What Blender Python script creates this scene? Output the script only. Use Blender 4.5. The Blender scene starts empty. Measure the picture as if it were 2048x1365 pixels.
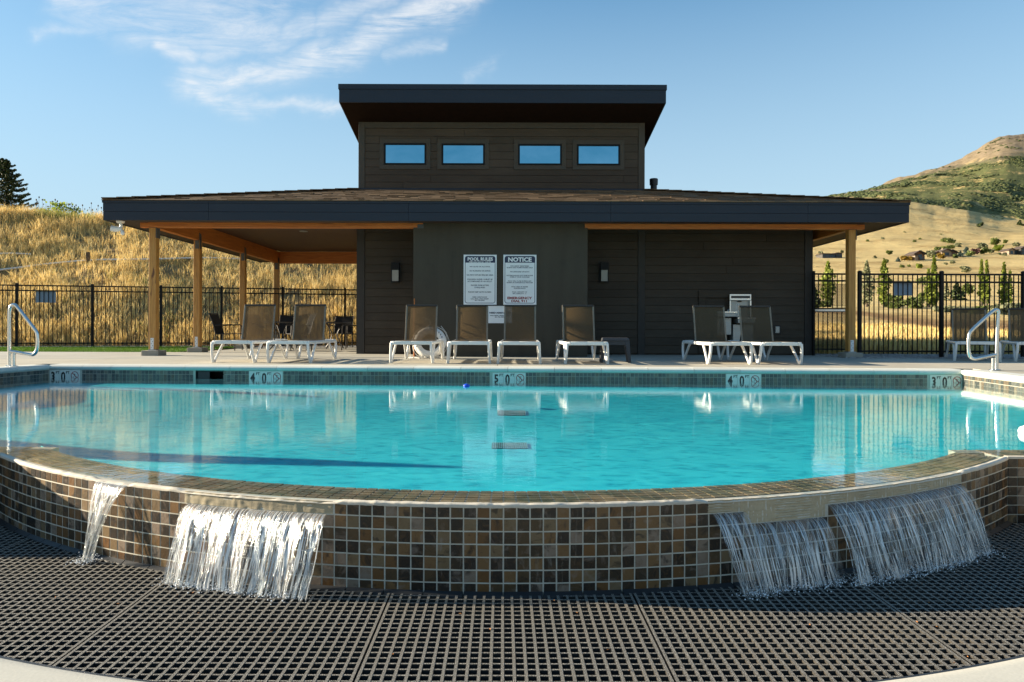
import bpy, bmesh, math, random
import numpy as np
from mathutils import Vector, Matrix, noise as mnoise

R_ = math.radians
sin, cos, pi = math.sin, math.cos, math.pi
rng = random.Random(7)
nrg = np.random.default_rng(11)
scene = bpy.context.scene

# ------------------------------------------------------------------ camera
F = 1365.0            # focal length in photo pixels (24 mm on 36 mm)
CX, CY, CH = 1008.0, 657.0, 0.58
cam_d = bpy.data.cameras.new('camera')
cam = bpy.data.objects.new('camera', cam_d)
scene.collection.objects.link(cam)
cam_d.sensor_width = 36.0
cam_d.lens = 36.0 * F / 2048.0
cam_d.shift_x = (1024 - CX) / 2048.0
cam_d.shift_y = -(682.5 - CY) / 2048.0
cam_d.clip_start = 0.05
cam_d.clip_end = 20000
ROLL = 0.003
cam.matrix_world = Matrix.Translation((0, 0, CH)) @ Matrix.Rotation(R_(90), 4, 'X') @ Matrix.Rotation(ROLL, 4, 'Z')
scene.camera = cam

# ------------------------------------------------------------------ light
SUN_EL = R_(15.2)
KJ = 0.14                               # how far the light comes towards the viewer for each metre to the right
ldir = Vector((1, -KJ, 0)).normalized()
light_dir = Vector((ldir.x * cos(SUN_EL), ldir.y * cos(SUN_EL), -sin(SUN_EL)))
sd = bpy.data.lights.new('sun', 'SUN')
sd.energy = 4.6
sd.angle = R_(0.55)
sd.color = (1.0, 0.86, 0.64)
sun = bpy.data.objects.new('sun', sd)
scene.collection.objects.link(sun)
sun.rotation_euler = light_dir.to_track_quat('-Z', 'Y').to_euler()

world = bpy.data.worlds.new('World')
scene.world = world
world.use_nodes = True
wt = world.node_tree
for n in list(wt.nodes):
    wt.nodes.remove(n)
def wn(t, **k):
    n = wt.nodes.new(t)
    for a, b in k.items():
        setattr(n, a, b)
    return n
def wmath(op, a, b=None, c=None, clamp=False):
    n = wn('ShaderNodeMath', operation=op, use_clamp=clamp)
    for i, v in enumerate((a, b, c)):
        if v is None:
            continue
        if isinstance(v, (int, float)):
            n.inputs[i].default_value = v
        else:
            wt.links.new(v, n.inputs[i])
    return n.outputs[0]
sky = wn('ShaderNodeTexSky', sky_type='NISHITA')
sky.sun_disc = False
sky.sun_elevation = SUN_EL
_to = -light_dir
sky.sun_rotation = math.atan2(_to.x, _to.y)
sky.altitude = 1600
sky.air_density = 1.15
sky.dust_density = 0.45
sky.ozone_density = 2.2
tc = wn('ShaderNodeTexCoord')
sep = wn('ShaderNodeSeparateXYZ')
wt.links.new(tc.outputs['Generated'], sep.inputs[0])
dx, dy, dz = sep.outputs
dyc = wmath('MAXIMUM', dy, 0.05)
U = wmath('DIVIDE', dx, dyc)
V = wmath('DIVIDE', dz, dyc)
# wisps: warp the direction a little, then measure the distance to a few long streaks of cirrus
comb = wn('ShaderNodeCombineXYZ')
wt.links.new(U, comb.inputs[0]); wt.links.new(V, comb.inputs[1])
def wnoise(scale, detail, rough, vec, dist=0.0):
    n = wn('ShaderNodeTexNoise')
    n.inputs['Scale'].default_value = scale
    n.inputs['Detail'].default_value = detail
    n.inputs['Roughness'].default_value = rough
    n.inputs['Distortion'].default_value = dist
    wt.links.new(vec, n.inputs['Vector'])
    return n.outputs['Fac']
n1 = wnoise(5.0, 5, 0.6, comb.outputs[0])
n2v = wn('ShaderNodeVectorMath', operation='ADD'); n2v.inputs[1].default_value = (7.3, 2.1, 4.0)
wt.links.new(comb.outputs[0], n2v.inputs[0])
n2 = wnoise(5.0, 5, 0.6, n2v.outputs[0])
Uw = wmath('ADD', U, wmath('MULTIPLY', wmath('SUBTRACT', n1, 0.5), 0.16))
Vw = wmath('ADD', V, wmath('MULTIPLY', wmath('SUBTRACT', n2, 0.5), 0.11))
def seg(x0, y0, x1, y1, w, gain):
    u0, v0, u1, v1 = (x0 - CX) / F, (CY - y0) / F, (x1 - CX) / F, (CY - y1) / F
    du, dv = u1 - u0, v1 - v0
    L2 = du * du + dv * dv
    t = wmath('ADD', wmath('MULTIPLY', wmath('SUBTRACT', Uw, u0), du / L2),
              wmath('MULTIPLY', wmath('SUBTRACT', Vw, v0), dv / L2), clamp=True)
    a = wmath('SUBTRACT', wmath('SUBTRACT', Uw, u0), wmath('MULTIPLY', t, du))
    b = wmath('SUBTRACT', wmath('SUBTRACT', Vw, v0), wmath('MULTIPLY', t, dv))
    d2 = wmath('ADD', wmath('MULTIPLY', a, a), wmath('MULTIPLY', b, b))
    e = wmath('POWER', 2.718, wmath('MULTIPLY', d2, -1.0 / ((w / F) ** 2)))
    return wmath('MULTIPLY', e, gain)
acc = None
for s in ((405, 155, 560, 130, 28, .95), (560, 128, 760, 75, 32, 1.0), (740, 78, 930, -5, 32, .9), (415, 160, 500, 205, 22, .8),
          (500, 205, 655, 215, 13, .65), (120, -10, 280, 40, 34, .55), (250, 20, 520, 60, 42, .6), (330, 70, 400, 105, 18, .7),
          (400, 30, 560, 0, 36, .55), (60, 55, 210, 55, 14, .35), (430, 90, 620, 40, 24, .5), (770, 125, 870, 95, 13, .45),
          (930, 155, 990, 130, 13, .35), (640, 50, 780, 0, 22, .5),
          (560, -60, 1100, -120, 60, .5), (-400, -60, 100, -120, 60, .4)):
    v = seg(*s)
    acc = v if acc is None else wmath('MAXIMUM', acc, v)
mp = wn('ShaderNodeMapping'); mp.inputs['Scale'].default_value = (0.8, 3.4, 1.0); mp.inputs['Rotation'].default_value = (0, 0, R_(-20))
wt.links.new(comb.outputs[0], mp.inputs['Vector'])
fib = wnoise(8.0, 12, 0.72, mp.outputs[0], 0.7)
fibm = wn('ShaderNodeMapRange'); fibm.inputs['From Min'].default_value = 0.33; fibm.inputs['From Max'].default_value = 0.72
wt.links.new(fib, fibm.inputs['Value'])
cl = wmath('MULTIPLY', acc, wmath('ADD', wmath('MULTIPLY', fibm.outputs[0], 1.05), 0.03), clamp=True)
front = wmath('GREATER_THAN', dy, 0.06)
cl = wmath('MINIMUM', wmath('MULTIPLY', wmath('MULTIPLY', cl, front), 1.2), 0.76)
# pale horizon haze is a colour mixed over the Nishita sky by elevation; slight hue trim to match the camera's white balance
trim = wn('ShaderNodeMix', data_type='RGBA', blend_type='MULTIPLY'); trim.inputs['Factor'].default_value = 1.0
gam = wn('ShaderNodeGamma'); gam.inputs['Gamma'].default_value = 0.70
wt.links.new(sky.outputs[0], gam.inputs['Color'])
wt.links.new(gam.outputs[0], trim.inputs['A']); trim.inputs['B'].default_value = (0.80, 1.19, 1.36, 1)
hz_ = wn('ShaderNodeMapRange'); hz_.inputs['From Min'].default_value = .44; hz_.inputs['From Max'].default_value = .08; wt.links.new(dz, hz_.inputs['Value'])
pale = wn('ShaderNodeMix', data_type='RGBA'); wt.links.new(hz_.outputs[0], pale.inputs['Factor']); wt.links.new(trim.outputs['Result'], pale.inputs['A']); pale.inputs['B'].default_value = (2.35, 3.15, 3.65, 1)
mixc = wn('ShaderNodeMix', data_type='RGBA'); wt.links.new(cl, mixc.inputs['Factor'])
wt.links.new(pale.outputs['Result'], mixc.inputs['A']); mixc.inputs['B'].default_value = (3.9, 4.0, 4.1, 1)
bg = wn('ShaderNodeBackground'); bg.inputs['Strength'].default_value = 0.064
wt.links.new(mixc.outputs['Result'], bg.inputs['Color'])
wo = wn('ShaderNodeOutputWorld'); wt.links.new(bg.outputs[0], wo.inputs[0])

scene.view_settings.view_transform = 'Standard'
scene.view_settings.look = 'None'
scene.view_settings.exposure = 1.9
scene.view_settings.gamma = 1.0
scene.view_settings.use_curve_mapping = False
scene.cycles.max_bounces = 8
scene.cycles.transparent_max_bounces = 16
scene.cycles.caustics_reflective = False
scene.cycles.caustics_refractive = False
scene.cycles.sample_clamp_indirect = 6.0
scene.cycles.use_denoising = True

# ------------------------------------------------------------------ pixel helpers (photo pixel -> place)
def unroll(x, y):
    return x + ROLL * (y - CY), y - ROLL * (x - CX)
def P(x, y, D):
    xu, yu = unroll(x, y)
    return Vector(((xu - CX) * D / F, D, CH + (CY - yu) * D / F))
def PZ(x, y, z):
    xu, yu = unroll(x, y)
    D = (CH - z) * F / (yu - CY)
    return Vector(((xu - CX) * D / F, D, z))

# ------------------------------------------------------------------ object helpers
C = scene.collection
def tag(o, label=None, cat=None, group=None, kind=None):
    if label: o['label'] = label
    if cat: o['category'] = cat
    if group: o['group'] = group
    if kind: o['kind'] = kind
    return o
def empty(name, loc=(0, 0, 0), rz=0, label=None, cat=None, group=None, kind=None):
    o = bpy.data.objects.new(name, None)
    o.empty_display_size = 0.1
    C.objects.link(o)
    o.location = loc
    o.rotation_euler = (0, 0, rz)
    return tag(o, label, cat, group, kind)

class MB:
    def __init__(s, origin=(0, 0, 0)):
        s.v, s.f, s.m, s.o = [], [], [], Vector(origin)
        s.r = []
    def add(s, vs, fs, mi=0, r=None):
        n = len(s.v)
        s.v.extend(tuple(Vector(v) - s.o) for v in vs)
        s.f.extend(tuple(i + n for i in f) for f in fs)
        s.m.extend([mi] * len(fs))
        s.r.extend([r if r is not None else 0.5] * len(fs))
        return s
    def box(s, a, b, mi=0, r=None):
        x0, y0, z0 = (min(a[i], b[i]) for i in range(3))
        x1, y1, z1 = (max(a[i], b[i]) for i in range(3))
        vs = [(x0,y0,z0),(x1,y0,z0),(x1,y1,z0),(x0,y1,z0),(x0,y0,z1),(x1,y0,z1),(x1,y1,z1),(x0,y1,z1)]
        return s.add(vs, [(0,3,2,1),(4,5,6,7),(0,1,5,4),(1,2,6,5),(2,3,7,6),(3,0,4,7)], mi, r)
    def hexa(s, vs, mi=0, r=None):
        return s.add(vs, [(0,3,2,1),(4,5,6,7),(0,1,5,4),(1,2,6,5),(2,3,7,6),(3,0,4,7)], mi, r)
    def obox(s, c, ax, ay, az, mi=0, r=None):
        c, ax, ay, az = Vector(c), Vector(ax), Vector(ay), Vector(az)
        vs = [c + i*ax + j*ay + k*az for k in (-1, 1) for (i, j) in ((-1,-1),(1,-1),(1,1),(-1,1))]
        return s.hexa(vs, mi, r)
    def bar(s, p, q, w, h, up=(0,0,1), mi=0, r=None, w2=None, h2=None):
        p, q = Vector(p), Vector(q)
        d = (q - p).normalized()
        side = d.cross(Vector(up))
        if side.length < 1e-4: side = Vector((1, 0, 0))
        side.normalize(); u = side.cross(d)
        w2 = w if w2 is None else w2; h2 = h if h2 is None else h2
        vs = [p - side*w/2 - u*h/2, p + side*w/2 - u*h/2, p + side*w/2 + u*h/2, p - side*w/2 + u*h/2,
              q - side*w2/2 - u*h2/2, q + side*w2/2 - u*h2/2, q + side*w2/2 + u*h2/2, q - side*w2/2 + u*h2/2]
        return s.hexa(vs, mi, r)
    def tube(s, pts, rad, n=10, mi=0, closed=False, rads=None):
        pts = [Vector(p) for p in pts]
        k = len(pts); vs = []; fs = []
        prev = None
        for i, p in enumerate(pts):
            if closed: d = pts[(i+1) % k] - pts[i-1]
            else: d = pts[min(i+1, k-1)] - pts[max(i-1, 0)]
            d.normalize()
            if prev is None:
                a = d.cross(Vector((0, 0, 1)))
                if a.length < 1e-3: a = d.cross(Vector((0, 1, 0)))
            else:
                a = prev - d * prev.dot(d)
            a.normalize(); prev = a
            b = d.cross(a)
            rr = rads[i] if rads else rad
            for j in range(n):
                t = 2*pi*j/n
                vs.append(p + a*rr*cos(t) + b*rr*sin(t))
        for i in range(k if closed else k-1):
            i2 = (i+1) % k
            for j in range(n):
                j2 = (j+1) % n
                fs.append((i*n+j, i*n+j2, i2*n+j2, i2*n+j))
        if not closed:
            fs.append(tuple(range(n-1, -1, -1))); fs.append(tuple((k-1)*n+j for j in range(n)))
        return s.add(vs, fs, mi)
    def cyl(s, p, q, r1, r2=None, n=14, mi=0):
        return s.tube([p, q], r1, n, mi, rads=[r1, r1 if r2 is None else r2])
    def lathe(s, prof, c=(0,0,0), n=20, mi=0):
        c = Vector(c); vs = []; fs = []
        for (rr, z) in prof:
            for j in range(n):
                t = 2*pi*j/n
                vs.append(c + Vector((rr*cos(t), rr*sin(t), z)))
        for i in range(len(prof)-1):
            for j in range(n):
                j2 = (j+1) % n
                fs.append((i*n+j, i*n+j2, (i+1)*n+j2, (i+1)*n+j))
        fs.append(tuple(range(n-1,-1,-1))); fs.append(tuple((len(prof)-1)*n+j for j in range(n)))
        return s.add(vs, fs, mi)
    def prism(s, poly, z0, z1, mi=0):
        n = len(poly)
        vs = [(p[0], p[1], z0) for p in poly] + [(p[0], p[1], z1) for p in poly]
        fs = [tuple(range(n-1,-1,-1)), tuple(range(n, 2*n))] + [(i, (i+1) % n, n+(i+1) % n, n+i) for i in range(n)]
        return s.add(vs, fs, mi)
    def ball(s, c, rad, n=8, m=6, mi=0):
        rx, ry, rz = rad if hasattr(rad, '__len__') else (rad,)*3
        vs = []; fs = []
        for i in range(m+1):
            a = pi*i/m
            for j in range(n):
                t = 2*pi*j/n
                vs.append((c[0]+rx*sin(a)*cos(t), c[1]+ry*sin(a)*sin(t), c[2]+rz*cos(a)))
        for i in range(m):
            for j in range(n):
                j2 = (j+1) % n
                fs.append((i*n+j, (i+1)*n+j, (i+1)*n+j2, i*n+j2))
        return s.add(vs, fs, mi)
    def mesh(s, name, mats, smooth=False, attr=False):
        me = bpy.data.meshes.new(name)
        me.from_pydata(s.v, [], s.f)
        for m in (mats if isinstance(mats, (list, tuple)) else [mats]):
            me.materials.append(m)
        if max(s.m, default=0) > 0:
            me.polygons.foreach_set('material_index', s.m)
        if smooth:
            me.polygons.foreach_set('use_smooth', [True]*len(s.f))
            me.set_sharp_from_angle(angle=R_(40))
        if attr:
            a = me.attributes.new('r', 'FLOAT', 'FACE')
            a.data.foreach_set('value', s.r)
        me.update()
        return me
    def build(s, name, mats, parent=None, smooth=False, attr=False, bevel=0, **t):
        me = s.mesh(name, mats, smooth, attr)
        o = bpy.data.objects.new(name, me)
        C.objects.link(o)
        o.parent = parent
        if parent is None: o.location = s.o
        else: o.location = s.o
        if bevel:
            b = o.modifiers.new('bevel', 'BEVEL'); b.width = bevel; b.segments = 2; b.limit_method = 'ANGLE'; b.angle_limit = R_(50)
        return tag(o, **t)
def children_copy(root, newroot, level=0):
    for ch in root.children:
        c = ch.copy(); C.objects.link(c); c.parent = newroot
        c.matrix_parent_inverse = ch.matrix_parent_inverse.copy()
        children_copy(ch, c, level+1)
def dup(root, loc=None, rz=None, label=None):
    r = root.copy(); C.objects.link(r)
    children_copy(root, r)
    if loc is not None: r.location = loc
    if rz is not None: r.rotation_euler = (0, 0, rz)
    if label: r['label'] = label
    return r
def fastmesh(name, verts, tris, mat, attr=None, smooth=False, nper=3):
    me = bpy.data.meshes.new(name)
    nv, nt = len(verts), len(tris)
    me.vertices.add(nv); me.vertices.foreach_set('co', np.asarray(verts, dtype=np.float32).ravel())
    me.loops.add(nt*nper); me.loops.foreach_set('vertex_index', np.asarray(tris, dtype=np.int32).ravel())
    me.polygons.add(nt); me.polygons.foreach_set('loop_start', np.arange(nt, dtype=np.int32)*nper)
    me.polygons.foreach_set('loop_total', np.full(nt, nper, dtype=np.int32))
    if smooth: me.polygons.foreach_set('use_smooth', np.ones(nt, dtype=bool))
    me.materials.append(mat)
    if attr is not None:
        for k, (dom, vals) in attr.items():
            a = me.attributes.new(k, 'FLOAT', dom); a.data.foreach_set('value', np.asarray(vals, dtype=np.float32))
    me.update(calc_edges=True)
    return me
def link(name, me, parent=None, **t):
    o = bpy.data.objects.new(name, me); C.objects.link(o); o.parent = parent
    return tag(o, **t)

# ------------------------------------------------------------------ materials
class NT:
    def __init__(s, name):
        s.mat = bpy.data.materials.new(name); s.mat.use_nodes = True
        s.t = s.mat.node_tree
        s.b = s.t.nodes['Principled BSDF']; s.out = s.t.nodes['Material Output']
    def n(s, ty, **k):
        n = s.t.nodes.new(ty)
        for a, b in k.items(): setattr(n, a, b)
        return n
    def l(s, a, b): s.t.links.new(a, b)
    def coord(s, scale=(1,1,1), kind='Object', rot=(0,0,0)):
        c = s.n('ShaderNodeTexCoord'); m = s.n('ShaderNodeMapping')
        m.inputs['Scale'].default_value = scale; m.inputs['Rotation'].default_value = rot
        s.l(c.outputs[kind], m.inputs[0]); return m.outputs[0]
    def pos(s, scale=(1,1,1), rot=(0,0,0)):
        c = s.n('ShaderNodeNewGeometry'); m = s.n('ShaderNodeMapping')
        m.inputs['Scale'].default_value = scale; m.inputs['Rotation'].default_value = rot
        s.l(c.outputs['Position'], m.inputs[0]); return m.outputs[0]
    def noise(s, vec, scale=5, detail=5, rough=.55, dist=0):
        n = s.n('ShaderNodeTexNoise'); s.l(vec, n.inputs['Vector'])
        n.inputs['Scale'].default_value = scale; n.inputs['Detail'].default_value = detail
        n.inputs['Roughness'].default_value = rough; n.inputs['Distortion'].default_value = dist
        return n.outputs['Fac']
    def ramp(s, fac, stops, interp='LINEAR'):
        r = s.n('ShaderNodeValToRGB'); s.l(fac, r.inputs[0]); cr = r.color_ramp; cr.interpolation = interp
        while len(cr.elements) < len(stops): cr.elements.new(0.5)
        for e, (p, c) in zip(cr.elements, stops):
            e.position = p; e.color = (c if hasattr(c, '__len__') else (c, c, c))[:3] + (1,) if hasattr(c, '__len__') else (c, c, c, 1)
        return r.outputs[0]
    def mix(s, f, a, b, blend='MIX'):
        m = s.n('ShaderNodeMix', data_type='RGBA', blend_type=blend)
        for k, v in (('Factor', f), ('A', a), ('B', b)):
            if isinstance(v, (int, float)): m.inputs[k].default_value = v
            elif isinstance(v, tuple): m.inputs[k].default_value = v[:3] + (1,)
            else: s.l(v, m.inputs[k])
        return m.outputs['Result']
    def math(s, op, a, b=0.0, clamp=False):
        m = s.n('ShaderNodeMath', operation=op, use_clamp=clamp)
        for i, v in enumerate((a, b)):
            if isinstance(v, (int, float)): m.inputs[i].default_value = v
            else: s.l(v, m.inputs[i])
        return m.outputs[0]
    def attr(s, name='r'):
        a = s.n('ShaderNodeAttribute'); a.attribute_name = name; return a.outputs['Fac']
    def bump(s, h, strength=.3, dist=.01, normal=None):
        b = s.n('ShaderNodeBump'); b.inputs['Strength'].default_value = strength; b.inputs['Distance'].default_value = dist
        s.l(h, b.inputs['Height'])
        if normal is not None: s.l(normal, b.inputs['Normal'])
        s.l(b.outputs[0], s.b.inputs['Normal']); return b.outputs[0]
    def set(s, color=None, rough=None, metal=None, spec=None):
        for k, v in (('Base Color', color), ('Roughness', rough), ('Metallic', metal), ('Specular IOR Level', spec)):
            if v is None: continue
            if isinstance(v, tuple): s.b.inputs[k].default_value = v[:3] + (1,)
            elif isinstance(v, (int, float)): s.b.inputs[k].default_value = v
            else: s.l(v, s.b.inputs[k])
        return s
def simple(name, col, rough=.5, metal=0, var=.12, nscale=8, bump=0, bscale=60, spec=.5, stretch=(1,1,1)):
    t = NT(name); v = t.pos(stretch)
    f = t.noise(v, nscale, 6, .6)
    lo = tuple(c*(1-var) for c in col); hi = tuple(min(1, c*(1+var)) for c in col)
    t.set(t.ramp(f, [(.3, lo), (.7, hi)]), rough, metal, spec)
    if bump: t.bump(t.noise(v, bscale, 4, .6), bump, .004)
    return t.mat

def m_wood():
    t = NT('cedar_timber'); v = t.pos((14, 14, 1.1)); w = t.noise(v, 2.0, 6, .65, .6)
    oi = t.n('ShaderNodeObjectInfo').outputs['Random']
    c = t.ramp(w, [(.25, (.30, .13, .025)), (.5, (.46, .22, .048)), (.75, (.58, .31, .080))])
    k = t.noise(t.pos((9, 9, 2.2)), 1.0, 2, .5)
    c = t.mix(t.ramp(k, [(.70, 0.0), (.76, 1.0)]), c, (.13, .05, .015))
    t.set(c, .6); t.bump(w, .25, .003); return t.mat
def m_wood_beam(axis):
    sc = {'X': (1.1, 14, 14), 'Y': (14, 1.1, 14)}[axis]
    t = NT('stained_beam_timber_' + axis.lower()); w = t.noise(t.pos(sc), 2.0, 6, .65, .6)
    c = t.ramp(w, [(.25, (.30, .080, .012)), (.5, (.50, .150, .024)), (.75, (.62, .22, .042))])
    k = t.noise(t.pos(tuple(a*.7 for a in sc)), 1.0, 2, .5)
    c = t.mix(t.ramp(k, [(.70, 0.0), (.77, 1.0)]), c, (.10, .03, .01))
    t.set(c, .5); t.bump(w, .25, .003); return t.mat
def m_siding(name, col):
    t = NT(name); oi = t.n('ShaderNodeObjectInfo').outputs['Random']
    w = t.noise(t.pos((1.2, 30, 30)), 2.2, 7, .7, .4)
    br = t.math('ADD', t.math('MULTIPLY', oi, .25), .88)
    c = t.ramp(w, [(.3, tuple(a*.82 for a in col)), (.7, tuple(a*1.2 for a in col))])
    c = t.mix(1.0, c, br, 'MULTIPLY')
    dust = t.noise(t.pos((.5, 1, .9)), 1.4, 6, .7, .6)
    c = t.mix(t.ramp(dust, [(.45, 0.0), (.75, .35)]), c, tuple(a*1.9+.01 for a in col))
    t.set(c, .72, spec=.3); t.bump(w, .5, .003); return t.mat
def m_slate(name, dull=1.0, wet=.35):
    t = NT(name); r = t.attr('r'); g = t.pos((1, 1, 1))
    base = t.ramp(r, [(0.0, (.014, .011, .008)), (.14, (.068, .042, .019)), (.30, (.130, .062, .020)), (.42, (.034, .024, .014)),
                      (.56, (.165, .090, .036)), (.68, (.200, .150, .110)), (.78, (.022, .017, .013)), (.90, (.165, .112, .058))], 'CONSTANT')
    sh = t.n('ShaderNodeVectorMath', operation='ADD')
    cr = t.n('ShaderNodeCombineXYZ'); t.l(t.math('MULTIPLY', r, 91.0), cr.inputs[0]); t.l(g, sh.inputs[0]); t.l(cr.outputs[0], sh.inputs[1])
    n = t.noise(sh.outputs[0], 26, 7, .68, 1.6)
    n2 = t.noise(sh.outputs[0], 12, 4, .6, .8)
    c = t.mix(t.ramp(n, [(.48, 0.0), (.66, .45)]), base, (.115, .058, .022))
    c = t.mix(t.ramp(n2, [(.58, 0.0), (.70, .5)]), c, (.22, .17, .135))
    c = t.mix(t.ramp(n2, [(.34, .8), (.46, 0.0)]), c, (.016, .013, .011))
    lime = t.noise(t.pos((9, 9, 2.2)), 2.2, 6, .7, .8)
    c = t.mix(t.ramp(lime, [(.60, 0.0), (.74, .45)]), c, (.30, .27, .23))
    if dull != 1: c = t.mix(1.0, c, (dull, dull, dull), 'MULTIPLY')
    t.set(c, wet, spec=.4); t.bump(n, .45, .004); return t.mat
def m_concrete(name, col, var=.14, rough=.85, stain=.25):
    t = NT(name); oi = t.n('ShaderNodeObjectInfo').outputs['Random']
    a = t.noise(t.pos(), 1.3, 7, .65, .3); b = t.noise(t.pos(), 90, 3, .6)
    c = t.ramp(a, [(.3, tuple(x*(1-var) for x in col)), (.68, tuple(x*(1+var) for x in col))])
    c = t.mix(t.ramp(t.noise(t.pos(), 4.1, 6, .7, .5), [(.56, 0.0), (.72, stain)]), c, tuple(x*.55 for x in col))
    c = t.mix(1.0, c, t.math('ADD', t.math('MULTIPLY', oi, .14), .93), 'MULTIPLY')
    c = t.mix(t.ramp(b, [(.3, .3), (.6, 0.0)]), c, tuple(x*.72 for x in col))
    t.set(c, rough, spec=.3); t.bump(b, .25, .002); return t.mat
def m_formwall():
    t = NT('painted_board_formed_concrete')
    a = t.noise(t.pos((3.2, 1, .3)), 1.0, 5, .6, .3); b = t.noise(t.pos(), 60, 4, .65)
    g = t.noise(t.pos(), 2.3, 6, .7)
    c = t.ramp(a, [(.3, (.058, .049, .036)), (.7, (.074, .064, .047))])
    c = t.mix(t.ramp(g, [(.55, 0.0), (.75, .5)]), c, (.036, .034, .027))
    t.set(c, .8, spec=.25); t.bump(t.math('ADD', t.math('MULTIPLY', a, .7), t.math('MULTIPLY', b, .3)), .6, .006); return t.mat
def m_water():
    t = NT('pool_water_surface')
    t.t.nodes.remove(t.b)
    v = t.pos((1.0, 1.9, 1)); big = t.noise(v, 1.1, 2, .5); med = t.noise(t.pos((1, 1.5, 1), (0, 0, R_(18))), 9.0, 4, .55, .5); sm = t.noise(t.pos((1, 1.3, 1), (0, 0, R_(-12))), 30, 2, .5)
    h = t.math('ADD', t.math('ADD', t.math('MULTIPLY', big, .5), t.math('MULTIPLY', med, .62)), t.math('MULTIPLY', sm, .15))
    b = t.n('ShaderNodeBump'); b.inputs['Strength'].default_value = 1.0; b.inputs['Distance'].default_value = .00115
    t.l(h, b.inputs['Height'])
    gm = t.n('ShaderNodeNewGeometry'); dt = t.n('ShaderNodeVectorMath', operation='DOT_PRODUCT'); t.l(gm.outputs['Incoming'], dt.inputs[0]); t.l(b.outputs[0], dt.inputs[1])
    frs = t.math('ADD', .02, t.math('MULTIPLY', t.math('POWER', t.math('SUBTRACT', 1.0, t.math('ABSOLUTE', dt.outputs['Value']), True), 5.0), .98))
    gl = t.n('ShaderNodeBsdfGlossy'); gl.inputs['Roughness'].default_value = .012; t.l(b.outputs[0], gl.inputs['Normal'])
    gl.inputs['Color'].default_value = (1, 1, 1, 1)
    tr = t.n('ShaderNodeBsdfTransparent'); tr.inputs['Color'].default_value = (.955, .99, .995, 1)
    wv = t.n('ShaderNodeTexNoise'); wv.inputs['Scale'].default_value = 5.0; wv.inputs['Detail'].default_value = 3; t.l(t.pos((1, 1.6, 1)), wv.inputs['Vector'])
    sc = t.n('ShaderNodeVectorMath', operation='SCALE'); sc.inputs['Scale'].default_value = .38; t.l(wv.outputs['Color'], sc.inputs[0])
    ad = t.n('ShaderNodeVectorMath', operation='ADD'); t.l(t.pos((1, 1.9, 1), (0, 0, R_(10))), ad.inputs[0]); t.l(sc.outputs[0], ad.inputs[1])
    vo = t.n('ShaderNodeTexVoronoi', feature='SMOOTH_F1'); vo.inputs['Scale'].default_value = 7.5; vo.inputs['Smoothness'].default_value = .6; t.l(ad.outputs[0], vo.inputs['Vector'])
    ca = t.ramp(vo.outputs['Distance'], [(.10, (.55, .70, .76)), (.35, (.80, .90, .92)), (.62, (1.0, 1.0, 1.0))])  # rippling sunlight for the pool floor is put into the water tint
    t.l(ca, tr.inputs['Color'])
    m = t.n('ShaderNodeMixShader'); t.l(frs, m.inputs[0]); t.l(tr.outputs[0], m.inputs[1]); t.l(gl.outputs[0], m.inputs[2])
    t.l(m.outputs[0], t.out.inputs['Surface']); return t.mat
def m_plaster():
    t = NT('pool_plaster')
    v = t.pos((1, 1.4, 1))
    w = t.noise(v, 2.2, 3, .5)
    vo = t.n('ShaderNodeTexVoronoi', feature='DISTANCE_TO_EDGE')
    sh = t.n('ShaderNodeVectorMath', operation='ADD'); nz = t.n('ShaderNodeTexNoise'); nz.inputs['Scale'].default_value = 3.0
    t.l(v, nz.inputs['Vector']); t.l(v, sh.inputs[0]); sc = t.n('ShaderNodeVectorMath', operation='SCALE'); sc.inputs['Scale'].default_value = .5
    t.l(nz.outputs['Color'], sc.inputs[0]); t.l(sc.outputs[0], sh.inputs[1]); t.l(sh.outputs[0], vo.inputs['Vector']); vo.inputs['Scale'].default_value = 3.4
    c = t.ramp(w, [(.3, (.024, .60, .70)), (.7, (.038, .68, .76))])
    c = t.mix(t.ramp(t.noise(t.pos(), 30, 3, .6), [(.4, .12), (.65, 0.0)]), c, (.02, .54, .66))
    t.set(c, .8, spec=.2); return t.mat
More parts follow.
